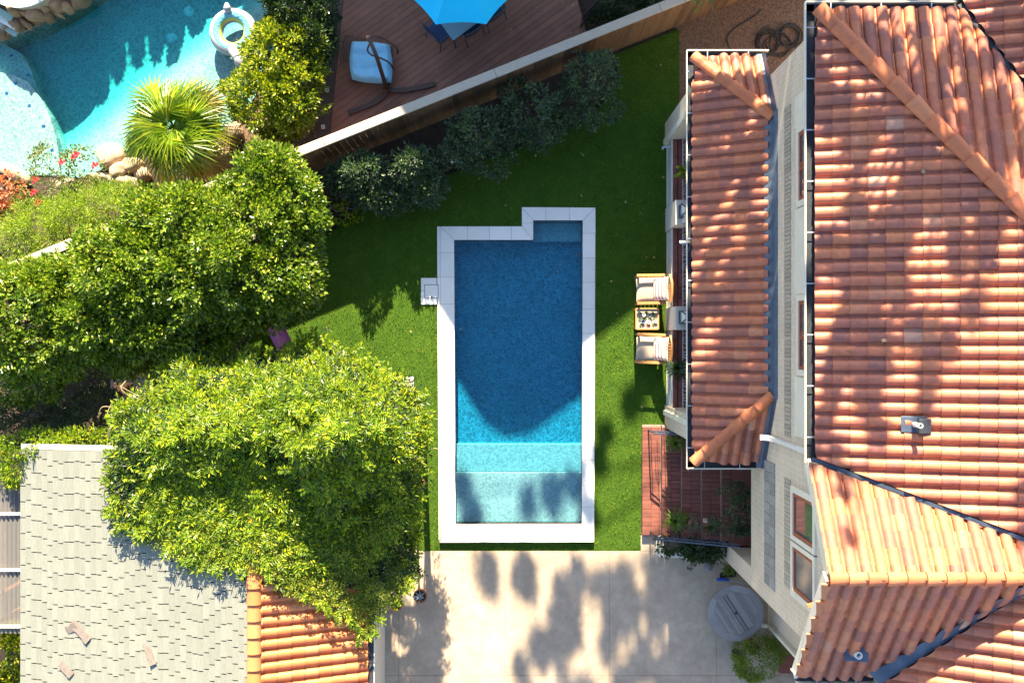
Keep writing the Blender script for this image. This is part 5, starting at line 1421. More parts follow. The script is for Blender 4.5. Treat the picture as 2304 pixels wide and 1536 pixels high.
# -- rose bush, coral shrub, feathery shrubs on the neighbours' side
rose = tree('rose_bush', 'loose rose bush with red blooms over the turquoise pool edge', 'rose bush', (*P2(150, 420, 0), 0),
     lobz([(110, 370, .9, 40, 40, .35), (175, 380, .8, 50, 40, .35), (120, 430, .8, 60, 40, .4), (185, 430, .7, 50, 35, .35), (65, 430, .7, 30, 35, .3), (40, 480, .7, 30, 30, .3)]), MT['l_rose'], 330, 8, .13, .07, .045, 51, .025, None, .1, .4)
rr_ = random.Random(6)
for i, (x, y) in enumerate([(170, 348), (212, 372), (138, 365), (78, 405), (75, 433), (85, 455), (165, 355)]):
    c = P(x, y, 1.15 if i != 6 else 1.1); m_ = MB()
    for k in range(9):
        a = k * 2.4; r = .008 + .004 * k; d = Vector((math.cos(a), math.sin(a), .9 - .12 * k))
        s = Vector((-math.sin(a), math.cos(a), 0)); p = Vector(c)
        m_.add([p, p + d * r * 2 + s * r, p + d * r * 2.9, p + d * r * 2 - s * r], [(0, 1, 2, 3)], True)
    m_.build('bloom', MT['red_flower'], rose)
tree('coral_shrub', 'coral-pink flowering shrub at the left edge below the pool shelf', 'shrub', (*P2(20, 440, 0), 0),
     lobz([(10, 430, .8, 40, 45, .4), (25, 470, .7, 30, 30, .3), (-20, 440, .8, 40, 50, .4)]), MT['l_coral'], 210, 9, .1, .075, .055, 52, .03, None, .1)
for lab, q, sd in (('feathery lime-green shrub between the roses and the evergreens', [(240, 470, 1.0, 80, 45, .5), (180, 480, 1.0, 70, 45, .5), (280, 460, .9, 50, 50, .4)], 53), ('feathery lime-green shrub lower down by the fence gap', [(110, 510, 1.1, 90, 55, .5), (60, 540, 1.1, 50, 45, .5), (150, 540, 1.1, 70, 45, .5)], 54)):
    tree('feathery_shrub', lab, 'shrub', (*P2(q[0][0], q[0][1], 0), 0), lobz(q), MT['l_feather'], 420, 22, .16, .10, .013, sd, .03, 'feathery lime-green shrubs by the fence', .1)
tree('low_plant', 'low dark plant with small red flowers at the foot of the palm', 'plant', (*P2(530, 345, 0), 0), lobz([(530, 340, .25, 40, 30, .2), (480, 385, .3, 40, 25, .25)]), MT['l_dark'], 90, 9, .08, .06, .035, 55, .015)
tree('low_plant', 'leafy green plant by the far end of the deck behind the fence', 'plant', (*P2(1420, 20, 0), 0), lobz([(1420, 20, .5, 60, 35, .35), (1370, 45, .4, 40, 25, .3), (1460, -10, .6, 50, 30, .4)]), MT['l_dark'], 200, 12, .1, .08, .05, 56, .02)

# -- flowering plant with wire hoops in the bed corner
tree('pelargonium', 'small bright green plant with pink flowers among wire hoops in the bed', 'plant', (*P2(735, 480, 0), 0), lobz([(710, 490, .35, 35, 20, .2), (745, 475, .4, 35, 22, .25), (775, 485, .25, 30, 18, .15)]), MT['l_vine'], 90, 10, .08, .07, .05, 57, .015)
pk = M('pink_petals', (.6, .05, .2), (.5, .04, .16), 20, .6)
m_ = MB()
for k in range(14):
    a = k * 2.4; c = Vector(P(773, 469, .65)); d = Vector((math.cos(a), math.sin(a), .4)); s = Vector((-math.sin(a), math.cos(a), 0)); r = .012 + .002 * (k % 5)
    m_.add([c, c + d * r + s * r, c + d * r * 2, c + d * r - s * r], [(0, 1, 2, 3)])
tag(m_.build('flower_head', pk), 'bright pink flower head in the corner of the fence bed', 'flower')
wh = thing('wire_hoops', 'bent white wire hoops in the bed by the first shrub', 'wire', (*P2(750, 475, 0), 0))
for x, y, r, h in ((735, 468, .14, .5), (790, 478, .11, .35), (765, 470, .13, .45)):
    c = Vector(P(x, y, .2)); m_ = MB(); m_.tube([(c.x + r * math.cos(a), c.y + r * .7 * math.sin(a), h * (.6 + .4 * math.sin(a * .5))) for a in [i * PI * 1.6 / 12 for i in range(13)]], .006, 5); m_.build('hoop', MT['iron_pale'], wh)

# -- dark undergrowth in the gap behind the garage
for lab, q, sd in (('dull green leafy shrub in the shaded gap, near the paving slab', [(225, 930, 1.0, 60, 50, .5), (200, 970, 1.1, 60, 35, .5), (270, 975, 1.0, 60, 30, .4)], 61), ('dark blue-green shrub in the shaded gap at the left edge', [(60, 940, 1.2, 70, 50, .6), (20, 960, 1.4, 50, 40, .6), (110, 960, 1.1, 60, 40, .5)], 62)):
    tree('gap_shrub', lab, 'shrub', (*P2(q[0][0], q[0][1], 0), 0), lobz(q), MT['l_grey'], 260, 14, .14, .11, .035, sd, .04, 'shrubs in the dark gap behind the garage', .15)
tree('corner_climber', 'bright climber spilling over the garage roof corner and the lean-to', 'climber', (*P2(60, 1000, 0), 0), lobz([(60, 1005, 2.7, 60, 25, .3), (40, 1050, 2.75, 28, 40, .22), (110, 990, 2.6, 60, 20, .3), (200, 985, 2.6, 70, 16, .25), (10, 1015, 2.7, 40, 20, .3)]), MT['l_vine'], 330, 13, .11, .085, .03, 63, .03, None, 2.3)
tree('corner_bush', 'dense green bush in the bottom left corner below the lean-to', 'bush', (*P2(20, 1500, 0), 0), lobz([(20, 1470, 1.5, 60, 60, .5), (30, 1530, 1.5, 50, 50, .5), (-20, 1500, 1.5, 50, 70, .6), (40, 1440, 1.4, 30, 35, .4)]), MT['l_bush'], 420, 16, .12, .095, .05, 64, .05, None, .3)

# -- big flowering creeper over the garage roof and a trellis
cr = thing('creeper', 'huge bright green creeper heaped over the garage roof beside the pool', 'creeper', (*P2(620, 900, 0), 0))
CP = [(345, 845), (400, 800), (480, 785), (560, 792), (600, 790), (650, 792), (700, 765), (740, 790), (800, 800), (850, 845), (905, 860), (945, 890), (975, 935), (978, 990), (960, 1040), (950, 1100), (935, 1160), (945, 1210), (940, 1290), (910, 1330), (860, 1370), (840, 1430), (815, 1435), (790, 1395), (740, 1370), (690, 1345), (640, 1335), (600, 1290), (540, 1278), (470, 1275), (420, 1255), (370, 1230), (320, 1205), (280, 1180), (240, 1160), (275, 1155), (262, 1110), (245, 1080), (258, 1030), (285, 1000), (270, 950), (265, 920), (300, 905), (330, 880)]
CP = [(x if x < 925 else 925 + (x - 925) * .55, y) for x, y in CP]
rng = np.random.default_rng(77)
def gz_(px, py):
    """height of the heap above the picture point"""
    def bell(cx, cy, sx, sy, h): return h * np.exp(-(((px - cx) / sx) ** 2 + ((py - cy) / sy) ** 2))
    base = 3.0 + .0 * px
    z = base + bell(640, 940, 260, 130, 1.05) + bell(420, 980, 160, 110, .85) + bell(790, 990, 150, 120, 1.3) + bell(700, 1060, 170, 110, .45) + bell(600, 850, 200, 70, .35) + bell(350, 1010, 80, 60, .3)
    z = z + bell(800, 1265, 100, 60, .45) + bell(620, 1215, 120, 40, .25)
    edge = np.clip((px - 880) / 90, 0, 1); z = z - edge * 1.5 * np.clip((py - 850) / 80, 0, 1) * (py < 1300)
    top = np.clip((880 - py) / 100, 0, 1); z = z - top * 1.2
    return z
def ridge(px, py):
    v = np.array([mnoise.fractal(Vector((a * .013, b * .013, 2.)), 1., 2., 3) for a, b in zip(px, py)]); return v
def vine_pts(n, ymin=700, ymax=1500, jz=.22):
    out_x, out_y = [], []
    while len(out_x) < n:
        x = rng.uniform(235, 985, 4000); y = rng.uniform(ymin, ymax, 4000); k = inside(CP, x, y); out_x += list(x[k]); out_y += list(y[k])
    px, py = np.array(out_x[:n]), np.array(out_y[:n]); rd = ridge(px, py)
    z = roof_or(px, gz_(px, py) + rd * .6 - np.abs(rng.normal(0, jz, n)) * .8, py, .06 + rng.uniform(0, .12, n))
    s = (CAMH - z) / FPX; return np.stack([(px - 1152) * s, (768 - py) * s, z], 1), px, py, rd
def roof_or(px, z, py, lift):
    """keep the leaves above the garage roof"""
    for _ in range(2):
        s = (CAMH - z) / FPX; X = (px - 1152) * s; Y = (768 - py) * s
        zr = np.where(X < GX, GZ - .19 * (GX - X) + .03, GZ - .40 * (X - GX) + .1)
        on = (Y < GY1 + .1) & (X < -2.9) & (X > -10.4)
        z = np.where(on, np.maximum(z, zr + lift), z)
    return z
# compound leaves: stalk directions with paired leaflets
def compound(n, nl, L, W, rl, mat, name, ymin, ymax, jz, reject=None):
    p, px, py, rd = vine_pts(n, ymin, ymax, jz)
    if reject is None: p[:, 2] -= .22 * (px > 330)
    if reject is not None: k = ~(reject(px, py, rng.random(len(px))) | ((rd < -.16) & (rng.random(len(px)) < .6))); p = p[k]; px = px[k]; py = py[k]; n = len(p)
    az = rng.uniform(0, 2 * PI, n); elv = rng.uniform(-.5, .6, n)
    d = np.stack([np.cos(az) * np.cos(elv), np.sin(az) * np.cos(elv), np.sin(elv)], 1)
    nrm = unit(np.array([0, .25, 1.]) + rnd_dirs(rng, n) * .55); nrm = unit(nrm - d * (nrm * d).sum(1, keepdims=True)); sd = np.cross(d, nrm)
    parts = []; Lr = rl * rng.uniform(.7, 1.2, n).reshape(-1, 1)
    for k in range(nl):
        if k == nl - 1: pos = p + d * Lr; dir_ = d
        else:
            f = .25 + .7 * (k // 2) / max(1, (nl - 1) // 2); sgn = 1 if k % 2 else -1; pos = p + d * Lr * f - nrm * (f * f * .06); dir_ = unit(d * .55 + sd * sgn + nrm * .15)
        parts.append(leaf_arrays(pos, dir_, unit(nrm + rnd_dirs(rng, n) * .3), L * rng.uniform(.75, 1.2, n), W * rng.uniform(.85, 1.15, n)))
    return leaf_obj(name, parts, mat, cr)
compound(10500, 9, .115, .032, .26, MT['l_vine'], 'foliage', 740, 1270, .3, reject=lambda x, y, r: (y > 1190) & (r < .6) | ((x < 330) & (y > 1060) & (r < .6)))
compound(11000, 5, .065, .026, .12, MT['l_vine2'], 'fringe', 1040, 1445, .12, reject=lambda x, y, r: (y < 1150) & (x > 420) & (r < .7))
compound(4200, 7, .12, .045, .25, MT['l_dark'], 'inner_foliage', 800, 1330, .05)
for k in range(26):   # loose tendrils
    a = rng.uniform(0, 1); idx = int(a * (len(CP) - 1)); x, y = CP[idx]; x2, y2 = CP[idx + 1]; cx, cy = (x + x2) / 2, (y + y2) / 2
    z = float(roof_or(np.array([cx]), gz_(np.array([cx]), np.array([cy])), np.array([cy]), .1)[0]); dx, dy = cx - 620, cy - 1060; L = math.hypot(dx, dy); dx /= L; dy /= L
    if cy > 1120: continue
    ln_ = rng.uniform(25, 60); cv = rng.uniform(-1, 1)
    m_ = MB(); m_.tube(smooth_pts([P(cx - dx * 20, cy - dy * 20, z), P(cx + dx * ln_ * .5 - dy * cv * 12, cy + dy * ln_ * .5 + dx * cv * 12, z + .15), P(cx + dx * ln_ - dy * cv * 4, cy + dy * ln_ + dx * cv * 4, z + .2), P(cx + dx * ln_ * .95 + dy * cv * 22, cy + dy * ln_ * .95 - dx * cv * 22, z + .12)]), [.008] * 15 + [.004], 5); m_.build('tendril', MT['twig'], cr)
for (pts) in ([(720, 1095), (760, 1120), (764, 1150), (752, 1180)], [(728, 1160), (760, 1160), (770, 1175), (775, 1195)], [(470, 1130), (440, 1150), (420, 1175)], [(500, 1150), (470, 1180), (455, 1190)]):
    m_ = MB(); m_.tube(smooth_pts([P(x, y, float(gz_(np.array([x * 1.]), np.array([y * 1.]))[0]) + .28) for x, y in pts]), .008, 5); m_.build('tendril', MT['twig'], cr)
# sprays that stick out of the heap
spp = []
for k in range(150):
    if k < 85:
        idx = int(rng.integers(0, len(CP) - 1)); f = rng.random(); cx = CP[idx][0] * (1 - f) + CP[idx + 1][0] * f; cy = CP[idx][1] * (1 - f) + CP[idx + 1][1] * f
        dx, dy = cx - 620, cy - 1060; L = math.hypot(dx, dy); an = math.atan2(dy, dx) + rng.uniform(-.7, .7); ln_ = rng.uniform(18, 46) * (1 if cy < 1200 else .8)
        cx -= math.cos(an) * 12; cy -= math.sin(an) * 12
    else:
        while True:
            cx, cy = rng.uniform(260, 960), rng.uniform(780, 1200)
            if inside(CP, np.array([cx]), np.array([cy]))[0]: break
        an = rng.uniform(0, 2 * PI); ln_ = rng.uniform(25, 50)
    z = float(roof_or(np.array([cx]), gz_(np.array([cx]), np.array([cy])), np.array([cy]), .1)[0]) + (0 if k < 85 else .12); nl = int(ln_ / 3.2)
    pts = np.array([P(cx + math.cos(an) * ln_ * t, cy + math.sin(an) * ln_ * t, z + .18 * math.sin(t * 2.4)) for t in np.linspace(0, 1, nl)])
    dv = pts[-1] - pts[0]; dv = dv / np.linalg.norm(dv); sd_ = np.cross(dv, [0, 0, 1.]); n_l = len(pts)
    for sg in (-1, 1):
        for rep in range(2):
            spp.append(leaf_arrays(pts, np.tile(dv * .5 + sd_ * sg, (n_l, 1)) + rnd_dirs(rng, n_l) * .4, np.tile([0, .15, 1.], (n_l, 1)) + rnd_dirs(rng, n_l) * .4, .1 * rng.uniform(.7, 1.2, n_l), .034 * rng.uniform(.8, 1.2, n_l)))
leaf_obj('sprays', spp, MT['l_vine'], cr)
tm = MB()
for k in range(9):
    x, y = (360, 900, 480, 700, 880, 600, 780, 450, 820)[k], (900, 950, 1000, 880, 1120, 1050, 1250, 1150, 1350)[k]; c = P(x, y, 2.9); g0_ = (c[0] * .92, c[1], 0) if k < 5 else (c[0], c[1] + .3, 2.9)
    tm.tube([g0_, ((c[0] + g0_[0]) / 2 + .1, (c[1] + g0_[1]) / 2, (c[2] + g0_[2]) / 2), c], [.03, .025, .02], 6)
tm.build('stem', MT['bark'], cr)
tr = thing('trellis', 'timber trellis posts hidden beneath the huge creeper', 'trellis', (*P2(860, 960, 0), 0))
for x, y in ((930, 960), (930, 1120), (760, 900), (560, 880)):
    c = P2(x, y, 2.4); m_ = MB(); m_.box((c[0], c[1], 1.35), (.09, .09, 2.7)); m_.build('post', MT['teak'], tr)
for y in (930, 1060):
    m_ = MB(); c = P2(800, y, 2.7); m_.box((c[0], c[1], 2.7), (2.3, .07, .1)); m_.build('beam', MT['teak'], tr)

# ================================================================== GARDEN FURNITURE
m, n_, l_, b_ = newmat('striped_fabric')
tc = n_.new("ShaderNodeTexCoord"); wv = n_.new("ShaderNodeTexWave"); wv.inputs["Scale"].default_value = 3.2; wv.inputs["Distortion"].default_value = .4; wv.bands_direction = 'X'
l_.new(tc.outputs["Object"], wv.inputs["Vector"]); l_.new(ramp(n_, l_, wv.outputs["Fac"], [(.3, (.42, .22, .2)), (.45, (.66, .52, .46)), (.6, (.7, .62, .56))]), b_.inputs["Base Color"]); setp(b_, Roughness=.9); MT['stripe'] = m
def pillow(mb_, c, sx, sy, sz, rx=0, ry=0, n=16, m=None):
    M4 = Matrix.Translation(c) @ (m if m is not None else Matrix.Rotation(ry, 4, 'Y') @ Matrix.Rotation(rx, 4, 'X')); vs = []; fs = []
    for s in (1, -1):
        for i in range(n + 1):
            for j in range(n + 1):
                u, v = i / n * 2 - 1, j / n * 2 - 1; h = ((1 - u ** 4) * (1 - v ** 4)) ** .5
                pin = 1 - .06 * (1 - abs(u)) * abs(v) - .06 * (1 - abs(v)) * abs(u)
                vs.append(M4 @ Vector((u * sx / 2 * pin, v * sy / 2 * pin, s * h * sz / 2)))
    q = (n + 1) ** 2
    for i in range(n):
        for j in range(n):
            a = i * (n + 1) + j; fs += [(a, a + n + 1, a + n + 2, a + 1), (q + a, q + a + 1, q + a + n + 2, q + a + n + 1)]
    mb_.add(vs, fs, True)
def armchair(label, loc, rz):
    """faces -X, back towards +X"""
    t = thing('armchair', label, 'armchair', loc, rz, 'teak armchairs by the verandah')
    for sy in (-1, 1):
        m_ = MB(); m_.cham((-.02, sy * .33, .6), (.66, .065, .03), .006); m_.build('armrest', MT['teak'], t, True)
        for x in (-.3, .3):
            m_ = MB(); m_.box((x, sy * .33, .29), (.05, .05, .58)); m_.build('leg', MT['teak'], t, True)
        m_ = MB(); m_.box((0, sy * .325, .3), (.6, .03, .07)); m_.build('side_rail', MT['teak'], t, True)
    m_ = MB(); m_.box((-.29, 0, .3), (.03, .62, .08)); m_.build('front_rail', MT['teak'], t, True)
    for k in range(6):
        m_ = MB(); m_.box((-.24 + k * .1, 0, .335), (.07, .6, .02)); m_.build('seat_slat', MT['teak'], t, True)
    for k in range(9):
        y = -.27 + k * .0675; m_ = MB(); m_.box((.335, y, .6), (.018, .04, .52), m=Matrix.Rotation(R(16), 4, 'Y')); m_.build('back_slat', MT['teak'], t, True)
    vs = []; m_ = MB(); bar(m_, [(.39, -.32, .82), (.425, -.15, .87), (.43, 0, .885), (.425, .15, .87), (.39, .32, .82)], .05, .07); m_.build('top_rail', MT['teak'], t, True)
    m_ = MB(); pillow(m_, (-.06, 0, .42), .58, .58, .13); m_.build('seat_cushion', MT['cream_fabric'], t, True)
    m_ = MB(); pillow(m_, (0, 0, 0), .46, .56, .16); o = m_.build('striped_pillow', MT['stripe'], t, True); o.location = (.21, 0, .62); o.rotation_euler = (0, R(-52), 0)
    return t
armchair('teak armchair with striped pillow, the one nearer the fence', (3.31, 1.235, lawn_z(0, 1.2)), R(1))
armchair('teak armchair with striped pillow, the one nearer the brick steps', (3.31, -.17, lawn_z(0, -.2)), R(-2))

pt = thing('plant_table', 'low teak table filled with succulents between the two armchairs', 'table', (3.22, .54, lawn_z(0, .5)))
for sx in (-1, 1):
    for sy in (-1, 1):
        m_ = MB(); m_.box((sx * .24, sy * .22, .2), (.045, .045, .4)); m_.build('leg', MT['teak'], pt, True)
    m_ = MB(); m_.box((sx * .265, 0, .43), (.03, .5, .1)); m_.build('side', MT['teak'], pt, True); m_ = MB(); m_.box((0, sx * .245, .43), (.5, .03, .1)); m_.build('side', MT['teak'], pt, True)
m_ = MB(); m_.box((0, 0, .42), (.5, .46, .06)); m_.build('tray', MT['pebble'], pt, True)
rs = random.Random(31)
SUCL = [(-.16, .14), (-.02, .15), (.14, .13), (-.17, 0), (-.04, .02), (.1, -.02), (-.15, -.15), (0, -.14), (.15, -.14), (.18, .03)]
for i, (x, y) in enumerate(SUCL):
    r = rs.uniform(.04, .075); mat = rs.choice(['l_grey', 'l_fern', 'l_shrub', 'l_coral'] if i % 3 else ['l_grey', 'l_fern'])
    m_ = MB()
    for k in range(16):
        a = k * 2.4; rr = r * (.35 + .65 * k / 16); e = .9 - .8 * k / 16
        d = Vector((math.cos(a) * math.cos(e), math.sin(a) * math.cos(e), math.sin(e))); s = Vector((-math.sin(a), math.cos(a), 0)); p = Vector((x, y, .455))
        m_.add([p, p + d * rr * .6 + s * rr * .2, p + d * rr * 1.15, p + d * rr * .6 - s * rr * .2], [(0, 1, 2, 3)])
    m_.build('succulent', MT[mat], pt, True)
for x, y, c in ((-.08, .09, 'white'), (.06, .08, 'slate_metal'), (.04, -.08, 'white'), (-.1, -.07, 'navy_tile'), (.2, -.06, 'white')):
    m_ = MB(); m_.lathe([(.03, 0), (.042, .05), (.036, .05), (.03, .02), (0, .02)], (x, y, .452), 12); m_.build('pot', MT[c], pt, True)

rt = thing('round_table', 'round weathered grey slatted table beside the house corner', 'table', (*P2(1655, 1378, .75), .03))
c = Vector((*P2(1655, 1378, .75), 0)); tr_ = .66; ta = R(-57)
octo = [(c.x + .53 * math.cos(ta + R(22.5 + 45 * k)) , c.y + .53 * math.sin(ta + R(22.5 + 45 * k))) for k in range(8)]
d = Vector((math.cos(ta), math.sin(ta))); nn = Vector((-d.y, d.x)); k = -9
for k in range(-9, 10):
    w = .056; a = k * w - w / 2 + .0028; b = (k + 1) * w - w / 2 - .0028
    if k == 0: a, b = -w / 2 - .02, w / 2 + .02
    q = [tuple(Vector((c.x, c.y)) + nn * a - d * 2), tuple(Vector((c.x, c.y)) + nn * a + d * 2), tuple(Vector((c.x, c.y)) + nn * b + d * 2), tuple(Vector((c.x, c.y)) + nn * b - d * 2)]
    cq = clip_poly(q, octo)
    if len(cq) > 2:
        m_ = MB(); m_.prism(cq, .745, .77); m_.build('slat', MT['grey_wood'], rt)
for k in range(8):
    a0, a1 = ta + R(22.5 + 45 * k), ta + R(67.5 + 45 * k)
    q = [(c.x + .535 * math.cos(a0), c.y + .535 * math.sin(a0))] + [(c.x + tr_ * math.cos(a0 + (a1 - a0) * i / 6 ), c.y + tr_ * math.sin(a0 + (a1 - a0) * i / 6)) for i in range(7)] + [(c.x + .535 * math.cos(a1), c.y + .535 * math.sin(a1))]
    q = [tuple(Vector((c.x, c.y)) + (Vector(p) - Vector((c.x, c.y))) * .998) for p in q]
    m_ = MB(); m_.prism(q, .744, .772); m_.build('rim_board', MT['grey_wood'], rt)
m_ = MB(); m_.lathe([(.03, 0), (.03, .004), (0, .004)], (c.x, c.y, .7715), 14); m_.build('umbrella_hole', MT['black'], rt)
m_ = MB(); m_.box((c.x, c.y, .72), (1.0, .09, .045), ta + PI / 2).box((c.x, c.y, .69), (.09, 1.0, .045), ta + PI / 2); m_.build('brace', MT['grey_wood'], rt)
for k in range(4):
    a = ta + PI / 4 + k * PI / 2; m_ = MB(); m_.box((c.x + .4 * math.cos(a), c.y + .4 * math.sin(a), .38), (.07, .07, .72), a); m_.build('leg', MT['grey_wood'], rt)

# ------------------------------------------------------------------ pots, broom, hoses, edging
def pot(name, label, px, py, r, h, mat, group=None, soil='soil'):
    c = P2(px, py, .2); t = thing(name, label, 'pot', (c[0], c[1], .03), 0, group)
    m_ = MB(); m_.lathe([(r * .7, 0), (r * .95, h * .85), (r * 1.06, h * .85), (r * 1.06, h), (r * .9, h), (r * .86, h * .8), (0, h * .8)], (0, 0, 0), 22); m_.build('body', MT[mat], t, True)
    m_ = MB(); m_.lathe([(r * .86, 0), (0, .01)], (0, 0, h * .82), 18); m_.build('soil', MT[soil], t, True)
    return t, Vector((c[0], c[1], .03 + h * .8))
pot('plant_pot', 'empty terracotta pot by the garage eave, left of the dry plant', 892, 1357, .15, .28, 'pot', 'pots on the concrete by the garage')
t, tp = pot('plant_pot', 'terracotta pot with a dried grey plant near the garage eave', 946, 1338, .16, .28, 'pot', 'pots on the concrete by the garage')
rs = random.Random(9); m_ = MB()
for k in range(22):
    a = rs.uniform(0, 2 * PI) if k > 8 else rs.uniform(2.2, 4.4); L = rs.uniform(.12, .36); e = rs.uniform(.1, 1.0); d = Vector((math.cos(a) * math.cos(e), math.sin(a) * math.cos(e), math.sin(e)))
    m_.tube([tp, tp + d * L * .6, tp + d * L + Vector((0, 0, -.08))], [.012, .009, .003], 5)
m_.build('dry_stems', MT['iron_pale'], t)
PG = 'pots beside the round table'
t, tp = pot('plant_pot', 'brown pot with a leafy green plant beside the round table', 1693, 1452, .17, .3, 'pot', PG)
leaf_obj('foliage', [lobes_crown(np.random.default_rng(90), lobz([(1705, 1478, .75, 48, 44, .3), (1690, 1500, .6, 30, 25, .2)]), 300, 14, .09, .05, .025)], MT['l_fern'], t)
t, tp = pot('plant_pot', 'small black pot nearest the driveway beside the round table', 1657, 1470, .11, .24, 'black', PG)
leaf_obj('foliage', [lobes_crown(np.random.default_rng(91), lobz([(1668, 1474, .4, 14, 12, .1)]), 26, 9, .06, .04, .02)], MT['l_grey'], t)
t, tp = pot('plant_pot', 'terracotta pot with a thin-leaved plant against the house wall', 1733, 1448, .15, .28, 'pot', PG)
leaf_obj('foliage', [lobes_crown(np.random.default_rng(92), lobz([(1742, 1455, .7, 30, 26, .22), (1762, 1428, .8, 18, 16, .2)]), 130, 10, .09, .05, .018)], MT['l_fern'], t)

br = thing('broom', 'broom with a blue head lying by the house corner', 'broom', P(1630, 1303, .05))
m_ = MB(); m_.cham((0, 0, 0), (.3, .06, .05), .01); o = m_.build('head', MT['blue_plastic'], None); o.location = P(1627, 1303, .09); o.rotation_euler = (0, 0, -.06); attach(o, br)
m_ = MB(); a, b = Vector(P(1620, 1299, .05)), Vector(P(1655, 1297, .05))
for k in range(30):
    p = a.lerp(b, k / 29); m_.tube([p + Vector((0, 0, .02)), p + Vector((0, .11, 0))], .008, 4)
m_.build('bristles', MT['black'], br)
m_ = MB(); m_.tube([P(1642, 1305, .1), P(1760, 1330, .12)], .014, 7); m_.build('handle', MT['iron_pale'], br)

def hose(name, label, pts_list, r):
    t = thing(name, label, 'hose', pts_list[0][0])
    for p in pts_list:
        m_ = MB(); m_.tube(p, r, 6); m_.build('loop', MT['hose'], t)
rs = random.Random(14); loops = []
for (cx, cy, rr, nn_) in ((1730, 95, 27, 6), (1775, 82, 27, 6), (1752, 100, 30, 3)):
    for k in range(nn_):
        q = []; ox, oy = rs.uniform(-5, 5), rs.uniform(-5, 5); r1, r2 = rr * rs.uniform(.75, 1.1), rr * rs.uniform(.7, 1.05); ph = rs.uniform(0, 6)
        for i in range(25): a = ph + 2 * PI * i / 24; q.append(P(cx + ox + r1 * math.cos(a), cy + oy + r2 * math.sin(a), .075 + .012 * k + .01 * math.sin(3 * a)))
        loops.append(q)
hose('coiled_hose', 'tangled coil of dark hose on the mulch by the house', loops, .013)
hose('irrigation_pipe', 'single thin black pipe curving over the mulch', [smooth_pts([P(1712, 24, .07), P(1690, 42, .07), P(1660, 60, .08), P(1640, 78, .07), P(1636, 92, .07), P(1645, 113, .07), P(1655, 120, .07)])], .012)
def edge_block(lab, px, py, rz, ln_=.39):
    c = P2(px, py, .12); t = thing('breeze_block', lab, 'block', (c[0], c[1], .03), rz, 'breeze blocks edging the planter')
    m_ = MB(); m_.cham((0, 0, .1), (ln_, .13, .2), .008); m_.build('body', MT['cream'], t, True)
    for k in range(3):
        m_ = MB(); m_.lathe([(.026, 0), (.026, .003), (0, .003)], (-.12 + k * .12, 0, .199), 12); m_.build('hole', MT['black'], t, True)
for i, (x, y, a, lab) in enumerate([(1486, 1215, PI / 2, 'cream block with round holes nearest the brick steps'), (1487, 1238, PI / 2, 'second cream block of the planter edge, upright run'), (1513, 1246, 0, 'cream block in the lower planter edge by the corner'), (1550, 1249, 0, 'last cream block of the lower planter edge')]): edge_block(lab, x, y, a, .26 if i < 2 else .36)
t = thing('downpipe_spreader', 'white round drain cap at the planter corner', 'drain', (*P2(1487, 1245, .1), .03)); m_ = MB(); m_.lathe([(.08, 0), (.085, .1), (.06, .14), (0, .15)], (0, 0, 0), 16); m_.build('cap', MT['white'], t, True)
m_ = MB(); bar(m_, [P(1479, 1205, .06), P(1477, 1225, .06), P(1479, 1248, .06)], .03, .05); m_.build('pipe', MT['cream'], t)

# plants round the steps
def strap_plant(name, lab, px, py, z0, n, L, W, mat, seed, spread=1.0, droop=.35, group=None, potr=None):
    c = Vector(P(px, py, z0)); rg_ = random.Random(seed); t = thing(name, lab, 'plant', c, 0, group); m_ = MB()
    for k in range(n):
        a = rg_.uniform(0, 2 * PI); e = rg_.uniform(.25, 1.25); ll = L * rg_.uniform(.6, 1.1)
        h = Vector((math.cos(a), math.sin(a), 0)) * spread; s = Vector((-math.sin(a), math.cos(a), 0)) * W * rg_.uniform(.7, 1.2) / 2
        p0 = c; p1 = c + h * math.cos(e) * ll * .45 + Vector((0, 0, math.sin(e) * ll * .55)); p2 = c + h * math.cos(e) * ll * .85 + Vector((0, 0, math.sin(e) * ll * .75 - droop * ll * .2)); p3 = c + h * math.cos(e) * ll * 1.1 + Vector((0, 0, math.sin(e) * ll * .7 - droop * ll * .55))
        m_.add([p0 - s * .4, p0 + s * .4, p1 + s, p1 - s, p2 + s * .8, p2 - s * .8, p3], [(0, 1, 2, 3), (3, 2, 4, 5), (5, 4, 6)], True)
    m_.build('leaves', MT[mat], t)
    m_ = MB(); r = potr or .12; m_.lathe([(r * .7, -z0 * .0 - .2), (r, 0), (r * .85, 0), (0, -.02)], c, 16); m_.build('pot', MT['pot'], t)
    return t
strap_plant('fern', 'bright yellow-green fern at the driveway end of the brick steps', 1518, 1170, .5, 130, .38, .03, 'l_fern', 1)
strap_plant('fern', 'feathery fern on the brick steps under the verandah roof', 1520, 995, .5, 120, .34, .016, 'l_fern', 2)
strap_plant('spiky_plant', 'spiky grass plant beside the bright fern on the steps', 1560, 1178, .65, 45, .3, .014, 'l_grey', 3)
strap_plant('spiky_plant', 'dark spiky plant on the steps next to the white flowers', 1598, 1185, .85, 60, .32, .018, 'l_dark', 4)
strap_plant('leafy_plant', 'broad-leaved dark plant in the planter by the handrail', 1545, 1235, .25, 40, .34, .06, 'l_dark', 5, droop=.6)
tree('potted_shrub', 'tall leafy shrub in the entry corner against the cream wall', 'shrub', (5.0, -3.95, .85), lobz([(1650, 1110, 1.6, 26, 20, .2), (1672, 1140, 1.7, 26, 28, .25), (1670, 1170, 1.5, 30, 26, .25), (1640, 1175, 1.4, 30, 22, .25)]), MT['l_shrub'], 190, 11, .1, .085, .028, 71, .02, None, .9, .3)
